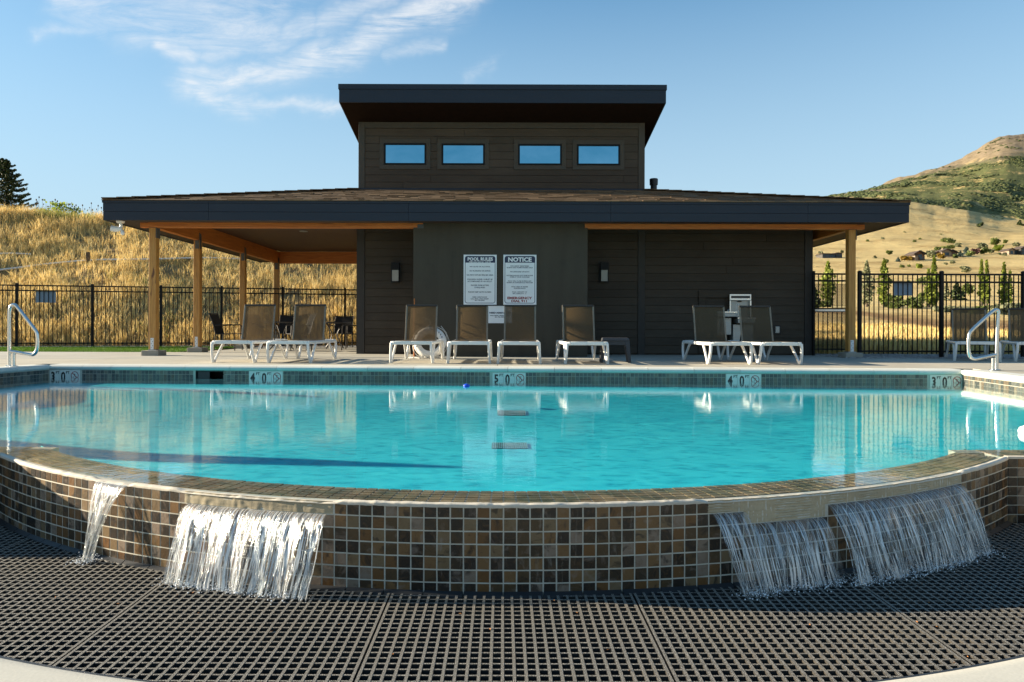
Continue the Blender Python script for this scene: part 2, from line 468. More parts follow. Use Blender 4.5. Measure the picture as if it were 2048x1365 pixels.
def m_fall():
    t = NT('falling_water')
    t.t.nodes.remove(t.b)
    u = t.n('ShaderNodeAttribute'); u.attribute_name = 'flow'
    m = t.n('ShaderNodeMapping'); m.inputs['Scale'].default_value = (110, 4.0, 1); t.l(u.outputs['Vector'], m.inputs[0])
    s1 = t.noise(m.outputs[0], 1.0, 4, .62, .35)
    m2 = t.n('ShaderNodeMapping'); m2.inputs['Scale'].default_value = (300, 16, 1); t.l(u.outputs['Vector'], m2.inputs[0])
    s2 = t.noise(m2.outputs[0], 1.0, 3, .6)
    h = t.math('ADD', t.math('MULTIPLY', s1, .8), t.math('MULTIPLY', s2, .35))
    b = t.n('ShaderNodeBump'); b.inputs['Strength'].default_value = 1; b.inputs['Distance'].default_value = .012; t.l(h, b.inputs['Height'])
    gl = t.n('ShaderNodeBsdfGlossy'); gl.inputs['Roughness'].default_value = .16; t.l(b.outputs[0], gl.inputs['Normal'])
    df = t.n('ShaderNodeBsdfDiffuse'); df.inputs['Color'].default_value = (.85, .87, .88, 1); t.l(b.outputs[0], df.inputs['Normal'])
    tl = t.n('ShaderNodeBsdfTranslucent'); tl.inputs['Color'].default_value = (.85, .87, .88, 1)
    wh = t.n('ShaderNodeMixShader'); wh.inputs[0].default_value = .45; t.l(df.outputs[0], wh.inputs[1]); t.l(tl.outputs[0], wh.inputs[2])
    w2 = t.n('ShaderNodeMixShader'); w2.inputs[0].default_value = .45; t.l(wh.outputs[0], w2.inputs[1]); t.l(gl.outputs[0], w2.inputs[2])
    fr = t.n('ShaderNodeFresnel'); fr.inputs['IOR'].default_value = 1.33; t.l(b.outputs[0], fr.inputs['Normal'])
    tr = t.n('ShaderNodeBsdfTransparent'); tr.inputs['Color'].default_value = (.93, .95, .96, 1)
    foam = t.attr('foam')
    st = t.ramp(s1, [(.46, 0.0), (.54, .40), (.62, 1.0)])
    st2 = t.math('MULTIPLY', st, foam, True)
    f = t.math('ADD', st2, t.math('MULTIPLY', fr.outputs[0], .30), True)
    dens = t.attr('dens')
    f = t.math('MULTIPLY', f, dens, True)
    mm = t.n('ShaderNodeMixShader'); t.l(f, mm.inputs[0]); t.l(tr.outputs[0], mm.inputs[1]); t.l(w2.outputs[0], mm.inputs[2])
    t.l(mm.outputs[0], t.out.inputs['Surface']); return t.mat
def m_mesh_fabric():
    t = NT('woven_sling_fabric')
    v = t.coord((1, 1, 1))
    n = t.noise(t.coord((260, 260, 40)), 1.0, 2, .6); n2 = t.noise(t.coord((40, 40, 320)), 1.0, 2, .6)
    c = t.ramp(t.math('MULTIPLY', t.math('ADD', n, n2), .5), [(.35, (.055, .040, .024)), (.62, (.14, .108, .068))])
    t.set(c, .75, spec=.3)
    tr = t.n('ShaderNodeBsdfTransparent'); tl = t.n('ShaderNodeBsdfTranslucent'); tl.inputs['Color'].default_value = (.26, .175, .085, 1)
    a = t.n('ShaderNodeMixShader'); a.inputs[0].default_value = .42; t.l(t.b.outputs[0], a.inputs[1]); t.l(tl.outputs[0], a.inputs[2])
    m = t.n('ShaderNodeMixShader'); m.inputs[0].default_value = .08
    t.l(a.outputs[0], m.inputs[1]); t.l(tr.outputs[0], m.inputs[2]); t.l(m.outputs[0], t.out.inputs['Surface']); return t.mat
def m_leaf(name, c1, c2, trans=.3, rough=.6):
    t = NT(name); r = t.attr('r')
    n = t.noise(t.pos(), .9, 3, .6)
    c = t.ramp(t.math('ADD', t.math('MULTIPLY', r, .6), t.math('MULTIPLY', n, .4)), [(.2, c1), (.8, c2)])
    t.set(c, rough, spec=.25)
    tl = t.n('ShaderNodeBsdfTranslucent'); t.l(c, tl.inputs['Color'])
    m = t.n('ShaderNodeMixShader'); m.inputs[0].default_value = trans
    t.l(t.b.outputs[0], m.inputs[1]); t.l(tl.outputs[0], m.inputs[2]); t.l(m.outputs[0], t.out.inputs['Surface']); return t.mat
def m_grass(name, stops, trans=.35):
    t = NT(name); r = t.attr('r'); h = t.attr('h'); n = t.noise(t.pos(), .35, 5, .6)
    f = t.math('ADD', t.math('MULTIPLY', r, .55), t.math('MULTIPLY', n, .5))
    c = t.ramp(f, stops)
    g = t.attr('g')
    c = t.mix(g, c, (.17, .21, .03))
    t.set(c, .7, spec=.2)
    tl = t.n('ShaderNodeBsdfTranslucent'); t.l(c, tl.inputs['Color'])
    m = t.n('ShaderNodeMixShader'); m.inputs[0].default_value = trans
    t.l(t.b.outputs[0], m.inputs[1]); t.l(tl.outputs[0], m.inputs[2]); t.l(m.outputs[0], t.out.inputs['Surface']); return t.mat
def m_terrain():
    t = NT('dry_hillside_ground')
    a = t.noise(t.pos((1, 1, 2)), .02, 9, .62, .5); b = t.noise(t.pos(), .9, 6, .65); c3 = t.noise(t.pos((1, 1, 5)), .12, 8, .7)
    tan = t.ramp(t.math('ADD', t.math('MULTIPLY', a, .45), t.math('ADD', t.math('MULTIPLY', c3, .4), t.math('MULTIPLY', b, .15))),
                 [(.38, (.25, .165, .062)), (.47, (.47, .34, .15)), (.58, (.56, .43, .20)), (.66, (.33, .26, .13))])
    soil = t.attr('soil'); scrub = t.attr('scrub'); rock = t.attr('rock'); road = t.attr('road')
    dirt = t.ramp(t.noise(t.pos(), 3.5, 7, .7), [(.3, (.10, .062, .030)), (.7, (.26, .17, .085))])
    c = t.mix(t.math('MULTIPLY', soil, t.ramp(t.noise(t.pos(), 1.1, 4, .6), [(.3, .55), (.6, 1.0)])), tan, dirt)
    sn = t.noise(t.pos((1, 1, 1.6)), .013, 9, .68, .4); sf = t.noise(t.pos((1, 1, 2.5)), .07, 9, .8)
    sm = t.math('ADD', t.math('ADD', t.math('MULTIPLY', sn, .62), t.math('MULTIPLY', sf, .55)), t.math('MULTIPLY', scrub, .26))
    sm = t.math('MULTIPLY', t.ramp(sm, [(.755, 0.0), (.79, .95)]), t.math('MULTIPLY', scrub, 4.0, True))
    gr = t.ramp(sf, [(.38, (.040, .052, .018)), (.62, (.12, .135, .050))])
    c = t.mix(sm, c, gr)
    rk = t.ramp(t.noise(t.pos((1, 1, 3)), .03, 9, .75), [(.35, (.075, .060, .045)), (.65, (.22, .175, .13))])
    c = t.mix(rock, c, rk)
    rd = t.ramp(t.noise(t.pos((.3, 1, 1)), .7, 6, .7), [(.35, (.15, .085, .035)), (.65, (.27, .17, .08))])
    c = t.mix(road, c, rd)
    t.set(c, .95, spec=.1)
    hh = t.math('ADD', t.math('MULTIPLY', c3, 6.0), t.math('ADD', t.math('MULTIPLY', b, .12), t.math('MULTIPLY', sm, 2.5)))
    bb = t.n('ShaderNodeBump'); bb.inputs['Strength'].default_value = .55; bb.inputs['Distance'].default_value = 1.0
    t.l(hh, bb.inputs['Height']); t.l(bb.outputs[0], t.b.inputs['Normal']); return t.mat
def m_grating():
    t = NT('gritty_fibreglass_grating')
    n = t.noise(t.pos(), 330, 3, .7); w = t.noise(t.pos(), 3.0, 5, .6)
    c = t.ramp(n, [(.38, (.030, .028, .025)), (.51, (.145, .135, .118)), (.62, (.48, .45, .40))])
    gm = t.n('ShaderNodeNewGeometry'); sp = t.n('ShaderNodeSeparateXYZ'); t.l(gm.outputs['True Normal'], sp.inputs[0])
    c = t.mix(t.ramp(sp.outputs[2], [(.4, 1.0), (.7, 0.0)]), c, (.022, .022, .022))  # side faces coloured near black, shade between the bars put into the colour
    c = t.mix(t.ramp(w, [(.45, 0.0), (.7, .25)]), c, (.16, .13, .09))
    t.set(c, .8, spec=.3); t.bump(n, .9, .004); return t.mat

M = dict(
    wood=m_wood(), beam_x=m_wood_beam('X'), beam_y=m_wood_beam('Y'),
    siding=m_siding('dark_brown_lap_siding', (.052, .040, .028)),
    trim=simple('dark_brown_trim_board', (.034, .029, .024), .7, var=.15, bump=.3),
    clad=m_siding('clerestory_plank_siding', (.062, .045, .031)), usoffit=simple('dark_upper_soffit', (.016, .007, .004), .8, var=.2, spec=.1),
    cladtrim=simple('clerestory_trim', (.060, .048, .034), .7, var=.12, bump=.3),
    form=m_formwall(),
    fascia=simple('charcoal_blue_fascia_metal', (.015, .022, .035), .45, var=.07, nscale=2, spec=.3, stretch=(.6, 3, 3)),
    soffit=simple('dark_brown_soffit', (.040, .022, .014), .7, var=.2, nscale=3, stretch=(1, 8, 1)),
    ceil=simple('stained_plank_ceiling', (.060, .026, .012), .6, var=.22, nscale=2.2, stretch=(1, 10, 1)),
    housewin=simple('dark_house_window', (.03, .05, .07), .15), slate=m_slate('slate_mosaic_tile'), slate_wet=simple('wet_olive_ledge_tile', (.24, .185, .105), .3, var=.45, nscale=9, bump=.3),
    grout=m_concrete('pale_grout', (.50, .47, .39), .1, .8, .2),
    rim=m_concrete('lime_crusted_mortar', (.52, .47, .39), .14, .7, .3),
    mortar=m_concrete('bare_mortar_bed', (.36, .30, .20), .22, .75, .45),
    deck=m_concrete('broom_finished_concrete', (.40, .365, .295), .10, .85, .12),
    deck2=m_concrete('grey_concrete_slab', (.36, .345, .30), .10, .85, .12),
    joint=simple('dark_joint_filler', (.045, .04, .035), .9),
    coping=m_concrete('cast_coping_stone', (.60, .60, .54), .07, .6, .12),
    basin=m_concrete('white_basin_coping', (.50, .48, .42), .06, .7, .18),
    pad=m_concrete('rough_footing_concrete', (.30, .27, .22), .2, .9, .35),
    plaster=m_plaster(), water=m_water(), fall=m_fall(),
    band=None,
    grate=m_grating(),
    blackplastic=simple('black_plastic_edging', (.018, .019, .021), .45, var=.15),
    black=simple('black_powder_coat', (.004, .004, .004), .5, var=.1, spec=.22),
    steel=simple('brushed_stainless', (.62, .62, .60), .22, 1.0, var=.06, nscale=3),
    galv=simple('galvanised_bracket', (.30, .31, .31), .45, .7, var=.2, nscale=30),
    greybracket=simple('grey_painted_bracket', (.085, .088, .088), .55, .1, var=.15),
    resin=simple('white_resin', (.74, .73, .70), .38, var=.04, spec=.5),
    sling=m_mesh_fabric(),
    slingdark=simple('dark_sling_hem', (.030, .027, .026), .7, var=.15),
    patio=simple('dark_bronze_aluminium', (.028, .024, .022), .4, .3, var=.12),
    signwhite=simple('sign_white', (.80, .82, .82), .45, var=.02),
    signnavy=simple('sign_navy', (.018, .030, .075), .45, var=.05),
    signred=simple('sign_red', (.26, .020, .018), .45, var=.05),
    ink=simple('sign_ink', (.03, .035, .06), .5, var=.05),
    tilewhite=simple('white_ceramic_marker_tile', (.68, .67, .60), .25, var=.04),
    tileblack=simple('black_glaze_numeral', (.012, .012, .013), .3, var=.05),
    white=simple('white_plastic', (.78, .77, .74), .4, var=.03),
    blue=simple('bright_blue_plastic', (.01, .06, .55), .35, var=.05),
    darkglass=None,
    rope=simple('white_rope', (.62, .60, .55), .8, var=.08, nscale=60),
    pipe=simple('white_pvc_pipe', (.62, .61, .58), .5, var=.05),
    vent=simple('black_roof_vent', (.015, .015, .017), .5),
    lawn=m_grass('artificial_lawn_blades', [(.2, (.035, .095, .008)), (.8, (.10, .20, .02))], .3),
    lawnbase=simple('lawn_backing', (.03, .075, .01), .9, var=.25, nscale=12),
    gravel=simple('pale_gravel', (.33, .31, .30), .85, var=.35, nscale=14),
    grass=m_grass('dry_golden_grass', [(.18, (.26, .16, .05)), (.36, (.56, .385, .135)), (.60, (.76, .56, .22)), (.85, (.86, .72, .38))]),
    terrain=m_terrain(),
    bark=simple('grey_brown_bark', (.10, .075, .05), .9, var=.3, nscale=6),
    poplar=m_leaf('poplar_leaves', (.075, .11, .016), (.27, .31, .05), .35),
    shrub=m_leaf('shrub_leaves', (.06, .085, .02), (.19, .22, .06), .3), scrub=m_leaf('scrub_oak', (.040, .055, .018), (.11, .125, .045), .2),
    shrubpale=m_leaf('pale_sage_leaves', (.12, .13, .07), (.26, .26, .14), .25),
    shrubgold=m_leaf('yellowing_leaves', (.16, .09, .015), (.34, .24, .04), .35),
    conifer=m_leaf('spruce_needles', (.016, .030, .012), (.075, .095, .026), .12),
    bluespruce=m_leaf('blue_spruce_needles', (.035, .055, .045), (.10, .14, .12), .12),
    purple=m_leaf('plum_leaves', (.05, .025, .025), (.13, .06, .06), .25),
    weed=m_leaf('weed_leaves', (.10, .16, .02), (.26, .32, .05), .4),
    teasel=simple('dry_teasel', (.07, .035, .018), .9, var=.3, nscale=20),
    housewood=simple('house_timber_wall', (.15, .065, .028), .8, var=.2, nscale=.5),
    housestone=simple('house_stone_wall', (.24, .18, .13), .9, var=.3, nscale=1.0),
    housedark=simple('house_dark_wall', (.06, .055, .05), .8, var=.2, nscale=.5),
    houseroof=simple('house_roof_shingle', (.060, .042, .032), .9, var=.2, nscale=.6),
    lampface=simple('frosted_lamp_glass', (.34, .33, .29), .35, var=.05),
    screen=simple('dark_display_panel', (.02, .022, .025), .25),
    steelgrey=simple('fountain_steel_side', (.36, .37, .35), .42, .55, var=.08),
)
def m_band():
    t = NT('blue_grey_waterline_mosaic'); r = t.attr('r')
    base = t.ramp(r, [(0.0, (.030, .040, .042)), (.25, (.075, .085, .080)), (.45, (.13, .115, .085)), (.6, (.05, .06, .062)), (.78, (.17, .16, .13)), (.9, (.10, .075, .05))], 'CONSTANT')
    n = t.noise(t.pos(), 60, 5, .6, .5)
    t.set(t.mix(t.ramp(n, [(.45, 0.0), (.65, .5)]), base, (.20, .17, .13)), .3); t.bump(n, .3, .002); return t.mat
M['band'] = m_band()
def m_window():
    t = NT('clerestory_window_glass'); t.set(t.ramp(t.noise(t.pos((.8, 1, 1.6)), 1.1, 5, .6, .5), [(.35, (.11, .33, .46)), (.7, (.20, .42, .56))]), .05, 1.0)  # uneven blue puts a faint cloud reflection into the glass colour
    n = t.noise(t.pos(), .8, 2, .5); t.bump(n, .12, .01)
    return t.mat
M['darkglass'] = m_window()
def m_shingle():
    t = NT('asphalt_shingle'); r = t.attr('r'); n = t.noise(t.pos(), 60, 3, .6)
    c = t.ramp(r, [(0, (.105, .066, .038)), (.3, (.14, .088, .050)), (.6, (.175, .115, .066)), (.85, (.12, .078, .047))], 'CONSTANT')
    t.set(t.mix(t.ramp(n, [(.4, 0.0), (.7, .35)]), c, (.24, .18, .12)), .9, spec=.2); t.bump(n, .6, .004); return t.mat
M['shingle'] = m_shingle()
# ================================================================== TERRAIN
def interp(x, pts):
    xs = [p[0] for p in pts]; ys = [p[1] for p in pts]
    return float(np.interp(x, xs, ys))
RIDGE = [(1300, 600), (1500, 470), (1600, 405), (1640, 396), (1691, 389), (1733, 379), (1771, 369.5), (1809, 356), (1848, 343.6), (1886, 331), (1924, 319),
         (1954, 303), (1975, 289.5), (1996, 278), (2015, 270.5), (2048, 268), (2110, 262), (2250, 300), (2600, 380), (3200, 480)]
CREST = [(1300, 625), (1500, 500), (1622, 425), (1740, 409), (1817, 408), (1867, 416), (1935, 421), (2000, 437), (2048, 442), (2200, 455), (3200, 560)]
NEAR = [(15, 716), (18, 702), (24, 691), (35, 676), (50, 662), (75, 645), (110, 622), (160, 600), (240, 565), (380, 528), (500, 508), (700, 478)]
def fence_y(X): return 19.8 + (X + 14.6) * .2013
def sstep(a, b, x):
    t = min(1, max(0, (x-a)/(b-a))); return t*t*(3-2*t)
def right_ypix(x, Y):
    cr = interp(x, CREST); rd = interp(x, RIDGE)
    k = sstep(1250, 1620, x)
    pts = [(math.log(a), (1-k)*max(b, 657+12.0*30/a) + k*b) for a, b in NEAR]
    pts = pts + [(math.log(1200), cr), (math.log(1500), cr+3), (math.log(2100), cr*.45+rd*.55), (math.log(2800), rd), (math.log(3300), rd+40), (math.log(9000), 640)]
    return interp(math.log(Y), pts)
def bank_z(X, Y):
    s = Y - fence_y(X) - .5
    hz = 5.75 - .035*max(0, X+28)
    if s <= 0: return -.03
    z = .45*s
    n = mnoise.noise(Vector((X*.25, Y*.25, 0)))*.18 + mnoise.noise(Vector((X*.8, Y*.8, 3)))*.08
    z = z + n*min(1, s*.5)
    if z > hz: z = hz + (z-hz)*.04
    return z
def ground_z(X, Y):
    x = CX + F*X/Y
    w = 1 - sstep(2, 9, X)
    yr = right_ypix(x, Y) - ROLL*(x-CX)
    zr = CH + (CY-yr)*Y/F
    if Y > 60: zr += mnoise.fractal(Vector((X*.006, Y*.006, 0)), 1.0, 2.0, 5) * Y*.006
    if Y > 900: zr += (mnoise.ridged_multi_fractal(Vector((X*.0022, Y*.0016, 1)), 1.0, 2.0, 6, 1.0, 2.0)-1.0) * 17 * sstep(1400, 2400, Y)*(1-.75*sstep(2300, 2750, Y))
    if Y < 19 and X > 2: zr = min(zr, -.03)
    if w <= 0: return zr
    zb = bank_z(X, Y)
    return w*zb + (1-w)*zr
us = np.concatenate([np.linspace(-1.7, -.78, 40)[:-1], np.linspace(-.78, .42, 110)[:-1], np.linspace(.42, .80, 150)[:-1], np.linspace(.80, 1.8, 40)])
Ys = np.concatenate([np.linspace(16.2, 42, 76)[:-1], np.exp(np.linspace(math.log(42), math.log(6000), 170))])
tv = []; a_soil = []; a_scrub = []; a_rock = []; a_road = []
SCT = [(1600, 400), (1733, 383), (1829, 352), (1943, 321), (2048, 304), (2200, 300)]; SCB = [(1600, 398), (1691, 396), (1836, 404), (1943, 424), (2048, 440), (2200, 460)]
for Y in Ys:
    for u in us:
        X = u*Y; z = ground_z(X, Y)
        tv.append((X, Y, z))
        x = CX + F*u; yp = CY - (z-CH)*F/Y + ROLL*(x-CX)
        left = 1 - sstep(2, 9, X)
        s = Y - fence_y(X)
        soil = .9*left if Y < 60 else 0
        if left < .5 and Y < 75: soil = .25 + .3*mnoise.noise(Vector((X*.2, Y*.1, 9)))
        a_soil.append(max(0, soil))
        top, bot = interp(x, SCT), interp(x, SCB)
        m = sstep(-6, 6, yp-top) * sstep(-5, 5, bot-yp) if Y > 1100 else 0
        if Y > 1100: m = max(m, .45*sstep(0, 10, bot-yp))
        elif Y > 250: m = .22
        a_scrub.append(m)
        a_rock.append(max(.95*(1-sstep(280, 305, yp)), .85*(1-sstep(0, 14, yp-top))) if Y > 1900 else 0)
        yr = interp(x, [(1600, 622), (1720, 626), (1800, 640), (1880, 650), (2048, 658), (2400, 665)])
        wdt = interp(x, [(1700, 4), (1800, 8), (1900, 12), (2048, 13)])
        a_road.append(math.exp(-((yp-yr)/wdt)**4) if X > 9 and Y < 140 else 0)
nu = len(us); q = []
for i in range(len(Ys)-1):
    for j in range(nu-1):
        q.append((i*nu+j, i*nu+j+1, (i+1)*nu+j+1, (i+1)*nu+j))
me = fastmesh('hillside_terrain', tv, q, M['terrain'], {'soil': ('POINT', a_soil), 'scrub': ('POINT', a_scrub), 'rock': ('POINT', a_rock), 'road': ('POINT', a_road)}, True, 4)
link('hillside_terrain', me, kind='structure', label='dry golden hills and green mountain rising behind the pool')
# a wide flat ground round everything else, out to the horizon
mb = MB(); mb.add([(-4000, -4000, -1.30), (4000, -4000, -1.30), (4000, 9000, -1.30), (-4000, 9000, -1.30)], [(0, 1, 2, 3)])
mb.build('ground', M['terrain'], kind='structure', label='flat dry ground round the pool terrace')

# ------------------------------------------------------------------ grass
def blades(pts, hs, widths, lean, name, mat, green=None, seg2=False, **t):
    n = len(pts); p = np.asarray(pts); h = np.asarray(hs); w = np.asarray(widths)
    az = nrg.uniform(0, 2*pi, n); side = np.stack([np.cos(az), np.sin(az), np.zeros(n)], 1)
    la = nrg.uniform(0, 2*pi, n); lm = np.abs(nrg.normal(0, lean, n))*h
    ln = np.stack([np.cos(la)*lm, np.sin(la)*lm, np.zeros(n)], 1)
    up = np.stack([np.zeros(n), np.zeros(n), h], 1)
    v0 = p - side*w[:, None]/2; v1 = p + side*w[:, None]/2
    mid = p + up*.55 + ln*.35
    v2 = mid + side*w[:, None]*.42; v3 = mid - side*w[:, None]*.42
    v4 = p + up + ln
    V = np.stack([v0, v1, v2, v3, v4], 1).reshape(-1, 3)
    b = np.arange(n)*5
    T = np.concatenate([np.stack([b, b+1, b+2], 1), np.stack([b, b+2, b+3], 1), np.stack([b+3, b+2, b+4], 1)])
    r = np.repeat(nrg.uniform(0, 1, n), 5); g = np.repeat(np.zeros(n) if green is None else np.asarray(green), 5)
    me = fastmesh(name, V, T, mat, {'r': ('POINT', r), 'g': ('POINT', g)})
    return link(name, me, **t)
pts, hs, ws, gs = [], [], [], []
lr = random.Random(3)
N = 0
while N < 235000:
    u = lr.uniform(-.92, .02); Y = lr.uniform(20.2, 40.5); X = u*Y
    s = Y - fence_y(X) - .35
    if s < 0: continue
    d = mnoise.noise(Vector((X*.55, Y*.55, 5))) + .5*mnoise.noise(Vector((X*1.6, Y*1.6, 8)))
    top = sstep(9.5, 14.5, s)
    prob = .45 + .65*d + .45*top + (.25 if s < 1.5 else 0)
    if lr.random() > prob: continue
    # little tufts
    k = lr.randint(2, 6); h0 = (.20 + .26*lr.random()**1.5 + .40*top*(.5+.5*lr.random())) * (.85+.3*max(0, d+.3))
    gpatch = mnoise.noise(Vector((X*.3, Y*.3, 20)))
    xx = CX + F*u
    isg = (lr.random() < .75 and 75 < xx < 185 and s > 12.0) or (gpatch > .40 and lr.random() < .12) or lr.random() < .012
    for _ in range(k):
        a, b = X + lr.gauss(0, .05), Y + lr.gauss(0, .05)
        pts.append((a, b, 0)); hs.append(h0*lr.uniform(.6, 1.2)); ws.append(lr.uniform(.009, .020)*(1.25 if top > .5 else 1)); gs.append(.85 if isg else 0); N += 1
pts = [(a, b, ground_z(a, b)-.02) for a, b, _ in pts]
blades(pts, hs, ws, .42, 'dry_bank_grass', M['grass'], gs, kind='stuff', label='tall dry golden grass covering the bank behind the left fence', cat='grass')
pts, hs, ws, gs = [], [], [], []
N = 0
while N < 60000:
    u = lr.uniform(.42, .80); Y = 15.9*math.exp(lr.uniform(0, 1.35)); X = u*Y
    d = mnoise.noise(Vector((X*.3, Y*.3, 15)))
    x = CX + F*u; z = ground_z(X, Y); yp = CY - (z-CH)*F/Y
    if abs(yp - interp(x, [(1720, 626), (1800, 640), (1880, 650), (2048, 658)])) < 10 : continue
    if lr.random() > .6 + .7*d: continue
    h0 = .22 + .2*lr.random()
    gr = .55 if (mnoise.noise(Vector((X*.5, Y*.5, 31))) > .2 and lr.random() < .4) else 0
    for _ in range(4):
        pts.append((X+lr.gauss(0, .08), Y+lr.gauss(0, .08), z-.02)); hs.append(h0*lr.uniform(.6, 1.2)); ws.append(lr.uniform(.012, .03)*(1+Y/60)); gs.append(gr); N += 1
blades(pts, hs, ws, .3, 'dry_field_grass', M['grass'], gs, kind='stuff', label='dry grass of the field beyond the right fence', cat='grass')
# artificial lawn strip along the left fence
mb = MB(); mb.add([(-30, 15.95, -.012), (-7.75, 15.95, -.012), (-7.75, fence_y(-7.75)+.3, -.012), (-30, fence_y(-30)+.3+1.2, -.012)], [(0, 1, 2, 3)])
mb.build('lawn', M['lawnbase'], kind='structure', label='narrow green lawn strip between the deck and left fence')
pts, hs, ws = [], [], []
for _ in range(60000):
    X = lr.uniform(-17, -7.8); Y = lr.uniform(15.98, fence_y(X)-.25)
    pts.append((X, Y, -.012)); hs.append(lr.uniform(.018, .04)); ws.append(lr.uniform(.008, .016))
blades(pts, hs, ws, .5, 'lawn_grass', M['lawn'], kind='stuff', label='short bright green turf along the left fence', cat='grass')
# gravel
def pebbles(n, fx, name, **t):
    V = []; T = []
    base = np.array([(1,0,0),(0,1,0),(-1,0,0),(0,-1,0),(0,0,1),(0,0,-.6)], float)
    fc = [(0,1,4),(1,2,4),(2,3,4),(3,0,4),(1,0,5),(2,1,5),(3,2,5),(0,3,5)]
    for i in range(n):
        x, y, z = fx(); s = lr.uniform(.014, .035)
        a = lr.uniform(0, pi); ca, sa = cos(a), sin(a)
        b = base * np.array([s*lr.uniform(.8, 1.4), s*lr.uniform(.8, 1.2), s*lr.uniform(.5, .8)]) * nrg.uniform(.8, 1.2, (6, 1))
        b = np.stack([b[:,0]*ca-b[:,1]*sa+x, b[:,0]*sa+b[:,1]*ca+y, b[:,2]+z], 1)
        V.append(b); T.extend((p+6*i, q_+6*i, r+6*i) for p, q_, r in fc)
    return link(name, fastmesh(name, np.concatenate(V), T, M['gravel']), **t)
pebbles(9000, lambda: (lr.uniform(6.9, 13.5), lr.uniform(13.72, 15.7), lr.uniform(-.02, .012)), 'gravel_strip', kind='stuff', label='pale gravel strip under the right fence', cat='gravel')
pebbles(2500, lambda: (lambda X: (X, fence_y(X)+lr.uniform(-.25, .3), -.005))(lr.uniform(-17, -4.5)), 'gravel_border', kind='stuff', label='thin pale gravel border at the foot of the left fence', cat='gravel')
mb = MB(); mb.box((6.8, 13.70, -.12), (16, 15.9, -.02)); mb.build('gravel_bed', M['gravel'], kind='structure', label='gravel bed below the right fence')

# ================================================================== POOL
ZW = -.185
A = Vector((-6.93, 10.4, 0)); B = Vector((6.60, 9.83, 0))
def edge_y(X): return A.y + (X-A.x)*(B.y-A.y)/(B.x-A.x)
LE = Vector((-7.70, 4.40, 0)); RE = Vector((5.80, 4.40, 0))
CC = Vector((0, 7.56, 0)); RO, RI = 4.60, 4.33
def arc(r, th, z=0.0): return Vector((r*sin(th), CC.y - r*cos(th), z))
def theta_px(x, r=RO):
    lo, hi = -.9, .9; t = (x-CX)/F
    for _ in range(40):
        m = (lo+hi)/2; p = arc(r, m)
        if p.x/p.y < t: lo = m
        else: hi = m
    return (lo+hi)/2
TH = math.asin(3.02/RO)
THI = math.asin(3.02/RI)*1.0
ED = arc(RO, TH).y
# water
n = 96
poly = [A, B, RE] + [Vector((3.47, 4.40, 0)), Vector((3.47, ED, 0))] + [arc(RO-.03, TH - 2*TH*i/n) for i in range(n+1)] + [Vector((-3.47, ED, 0)), Vector((-3.47, 4.40, 0)), LE]
mb = MB(); mb.add([(p.x, p.y, ZW) for p in poly], [tuple(range(len(poly)-1, -1, -1))])
mb.build('pool_water', M['water'], kind='structure', label='turquoise pool water brimming to the tiled weir')
# shell
def floor_z(X, Y=7): return -.57 + max(.10*sstep(3.0, 5.5, abs(X)) + .19*sstep(5.0, 6.9, abs(X)), .30*max(0, min(1, (Y-8.3)/1.55)))
shell = empty('pool_shell', kind='structure', label='turquoise plaster pool basin')
mb = MB()
xs = np.linspace(-7.9, 7.0, 60); ys_ = np.linspace(0, 1, 30)
def near_y(x): return CC.y - math.sqrt(4.36**2 - x*x) if abs(x) < 3.2 else 4.42
vs = [(x, near_y(x) + (10.8-near_y(x))*v, floor_z(x, near_y(x) + (10.8-near_y(x))*v)) for v in ys_ for x in xs]; fs = [(i*60+j, i*60+j+1, (i+1)*60+j+1, (i+1)*60+j) for i in range(29) for j in range(59)]
mb.add(vs, fs); mb.build('floor', M['plaster'], shell)
mb = MB()
SK0, SK1 = PZ(376, 744, -.075).x, PZ(437, 744, -.075).x
def wallseg(p, q, z0, z1, t=.12):
    d = (q-p).normalized(); nrm = Vector((-d.y, d.x, 0))
    mb.hexa([(p.x, p.y, z0), (q.x, q.y, z0), (q.x+nrm.x*t, q.y+nrm.y*t, z0), (p.x+nrm.x*t, p.y+nrm.y*t, z0),
             (p.x, p.y, z1), (q.x, q.y, z1), (q.x+nrm.x*t, q.y+nrm.y*t, z1), (p.x+nrm.x*t, p.y+nrm.y*t, z1)])
def EP(X): return Vector((X, edge_y(X), 0))
wallseg(A, B, -.8, -.30); mb.m[-6:] = [0]*6
wallseg(B + Vector((0, 0, 0)), RE, -.8, -.30, .12) if False else None
for p, q_ in ((RE, B), (A, LE)):
    d = (q_-p).normalized(); nrm = Vector((d.y, -d.x, 0)) if False else None
wallseg(B, RE, -.8, -.30); wallseg(LE, A, -.8, -.30)
nn = 60
for i in range(nn):
    a0, a1 = -TH*1.08 + 2.16*TH*i/nn, -TH*1.08 + 2.16*TH*(i+1)/nn
    p, q_ = arc(RI, a0), arc(RI, a1)
    mb.add([(p.x, p.y, -.8), (q_.x, q_.y, -.8), (q_.x, q_.y, -.196), (p.x, p.y, -.196)], [(0, 1, 2, 3)])
mb.build('wall', M['plaster'], shell)
mb = MB()
wallseg(A, EP(SK0), -.30, -.07); wallseg(EP(SK1), B, -.30, -.07); wallseg(B, RE, -.30, -.07); wallseg(LE, A, -.30, -.07)
wallseg(EP(SK0), EP(SK1), -.30, -.20)
mb.build('waterline_grout', M['grout'], shell)
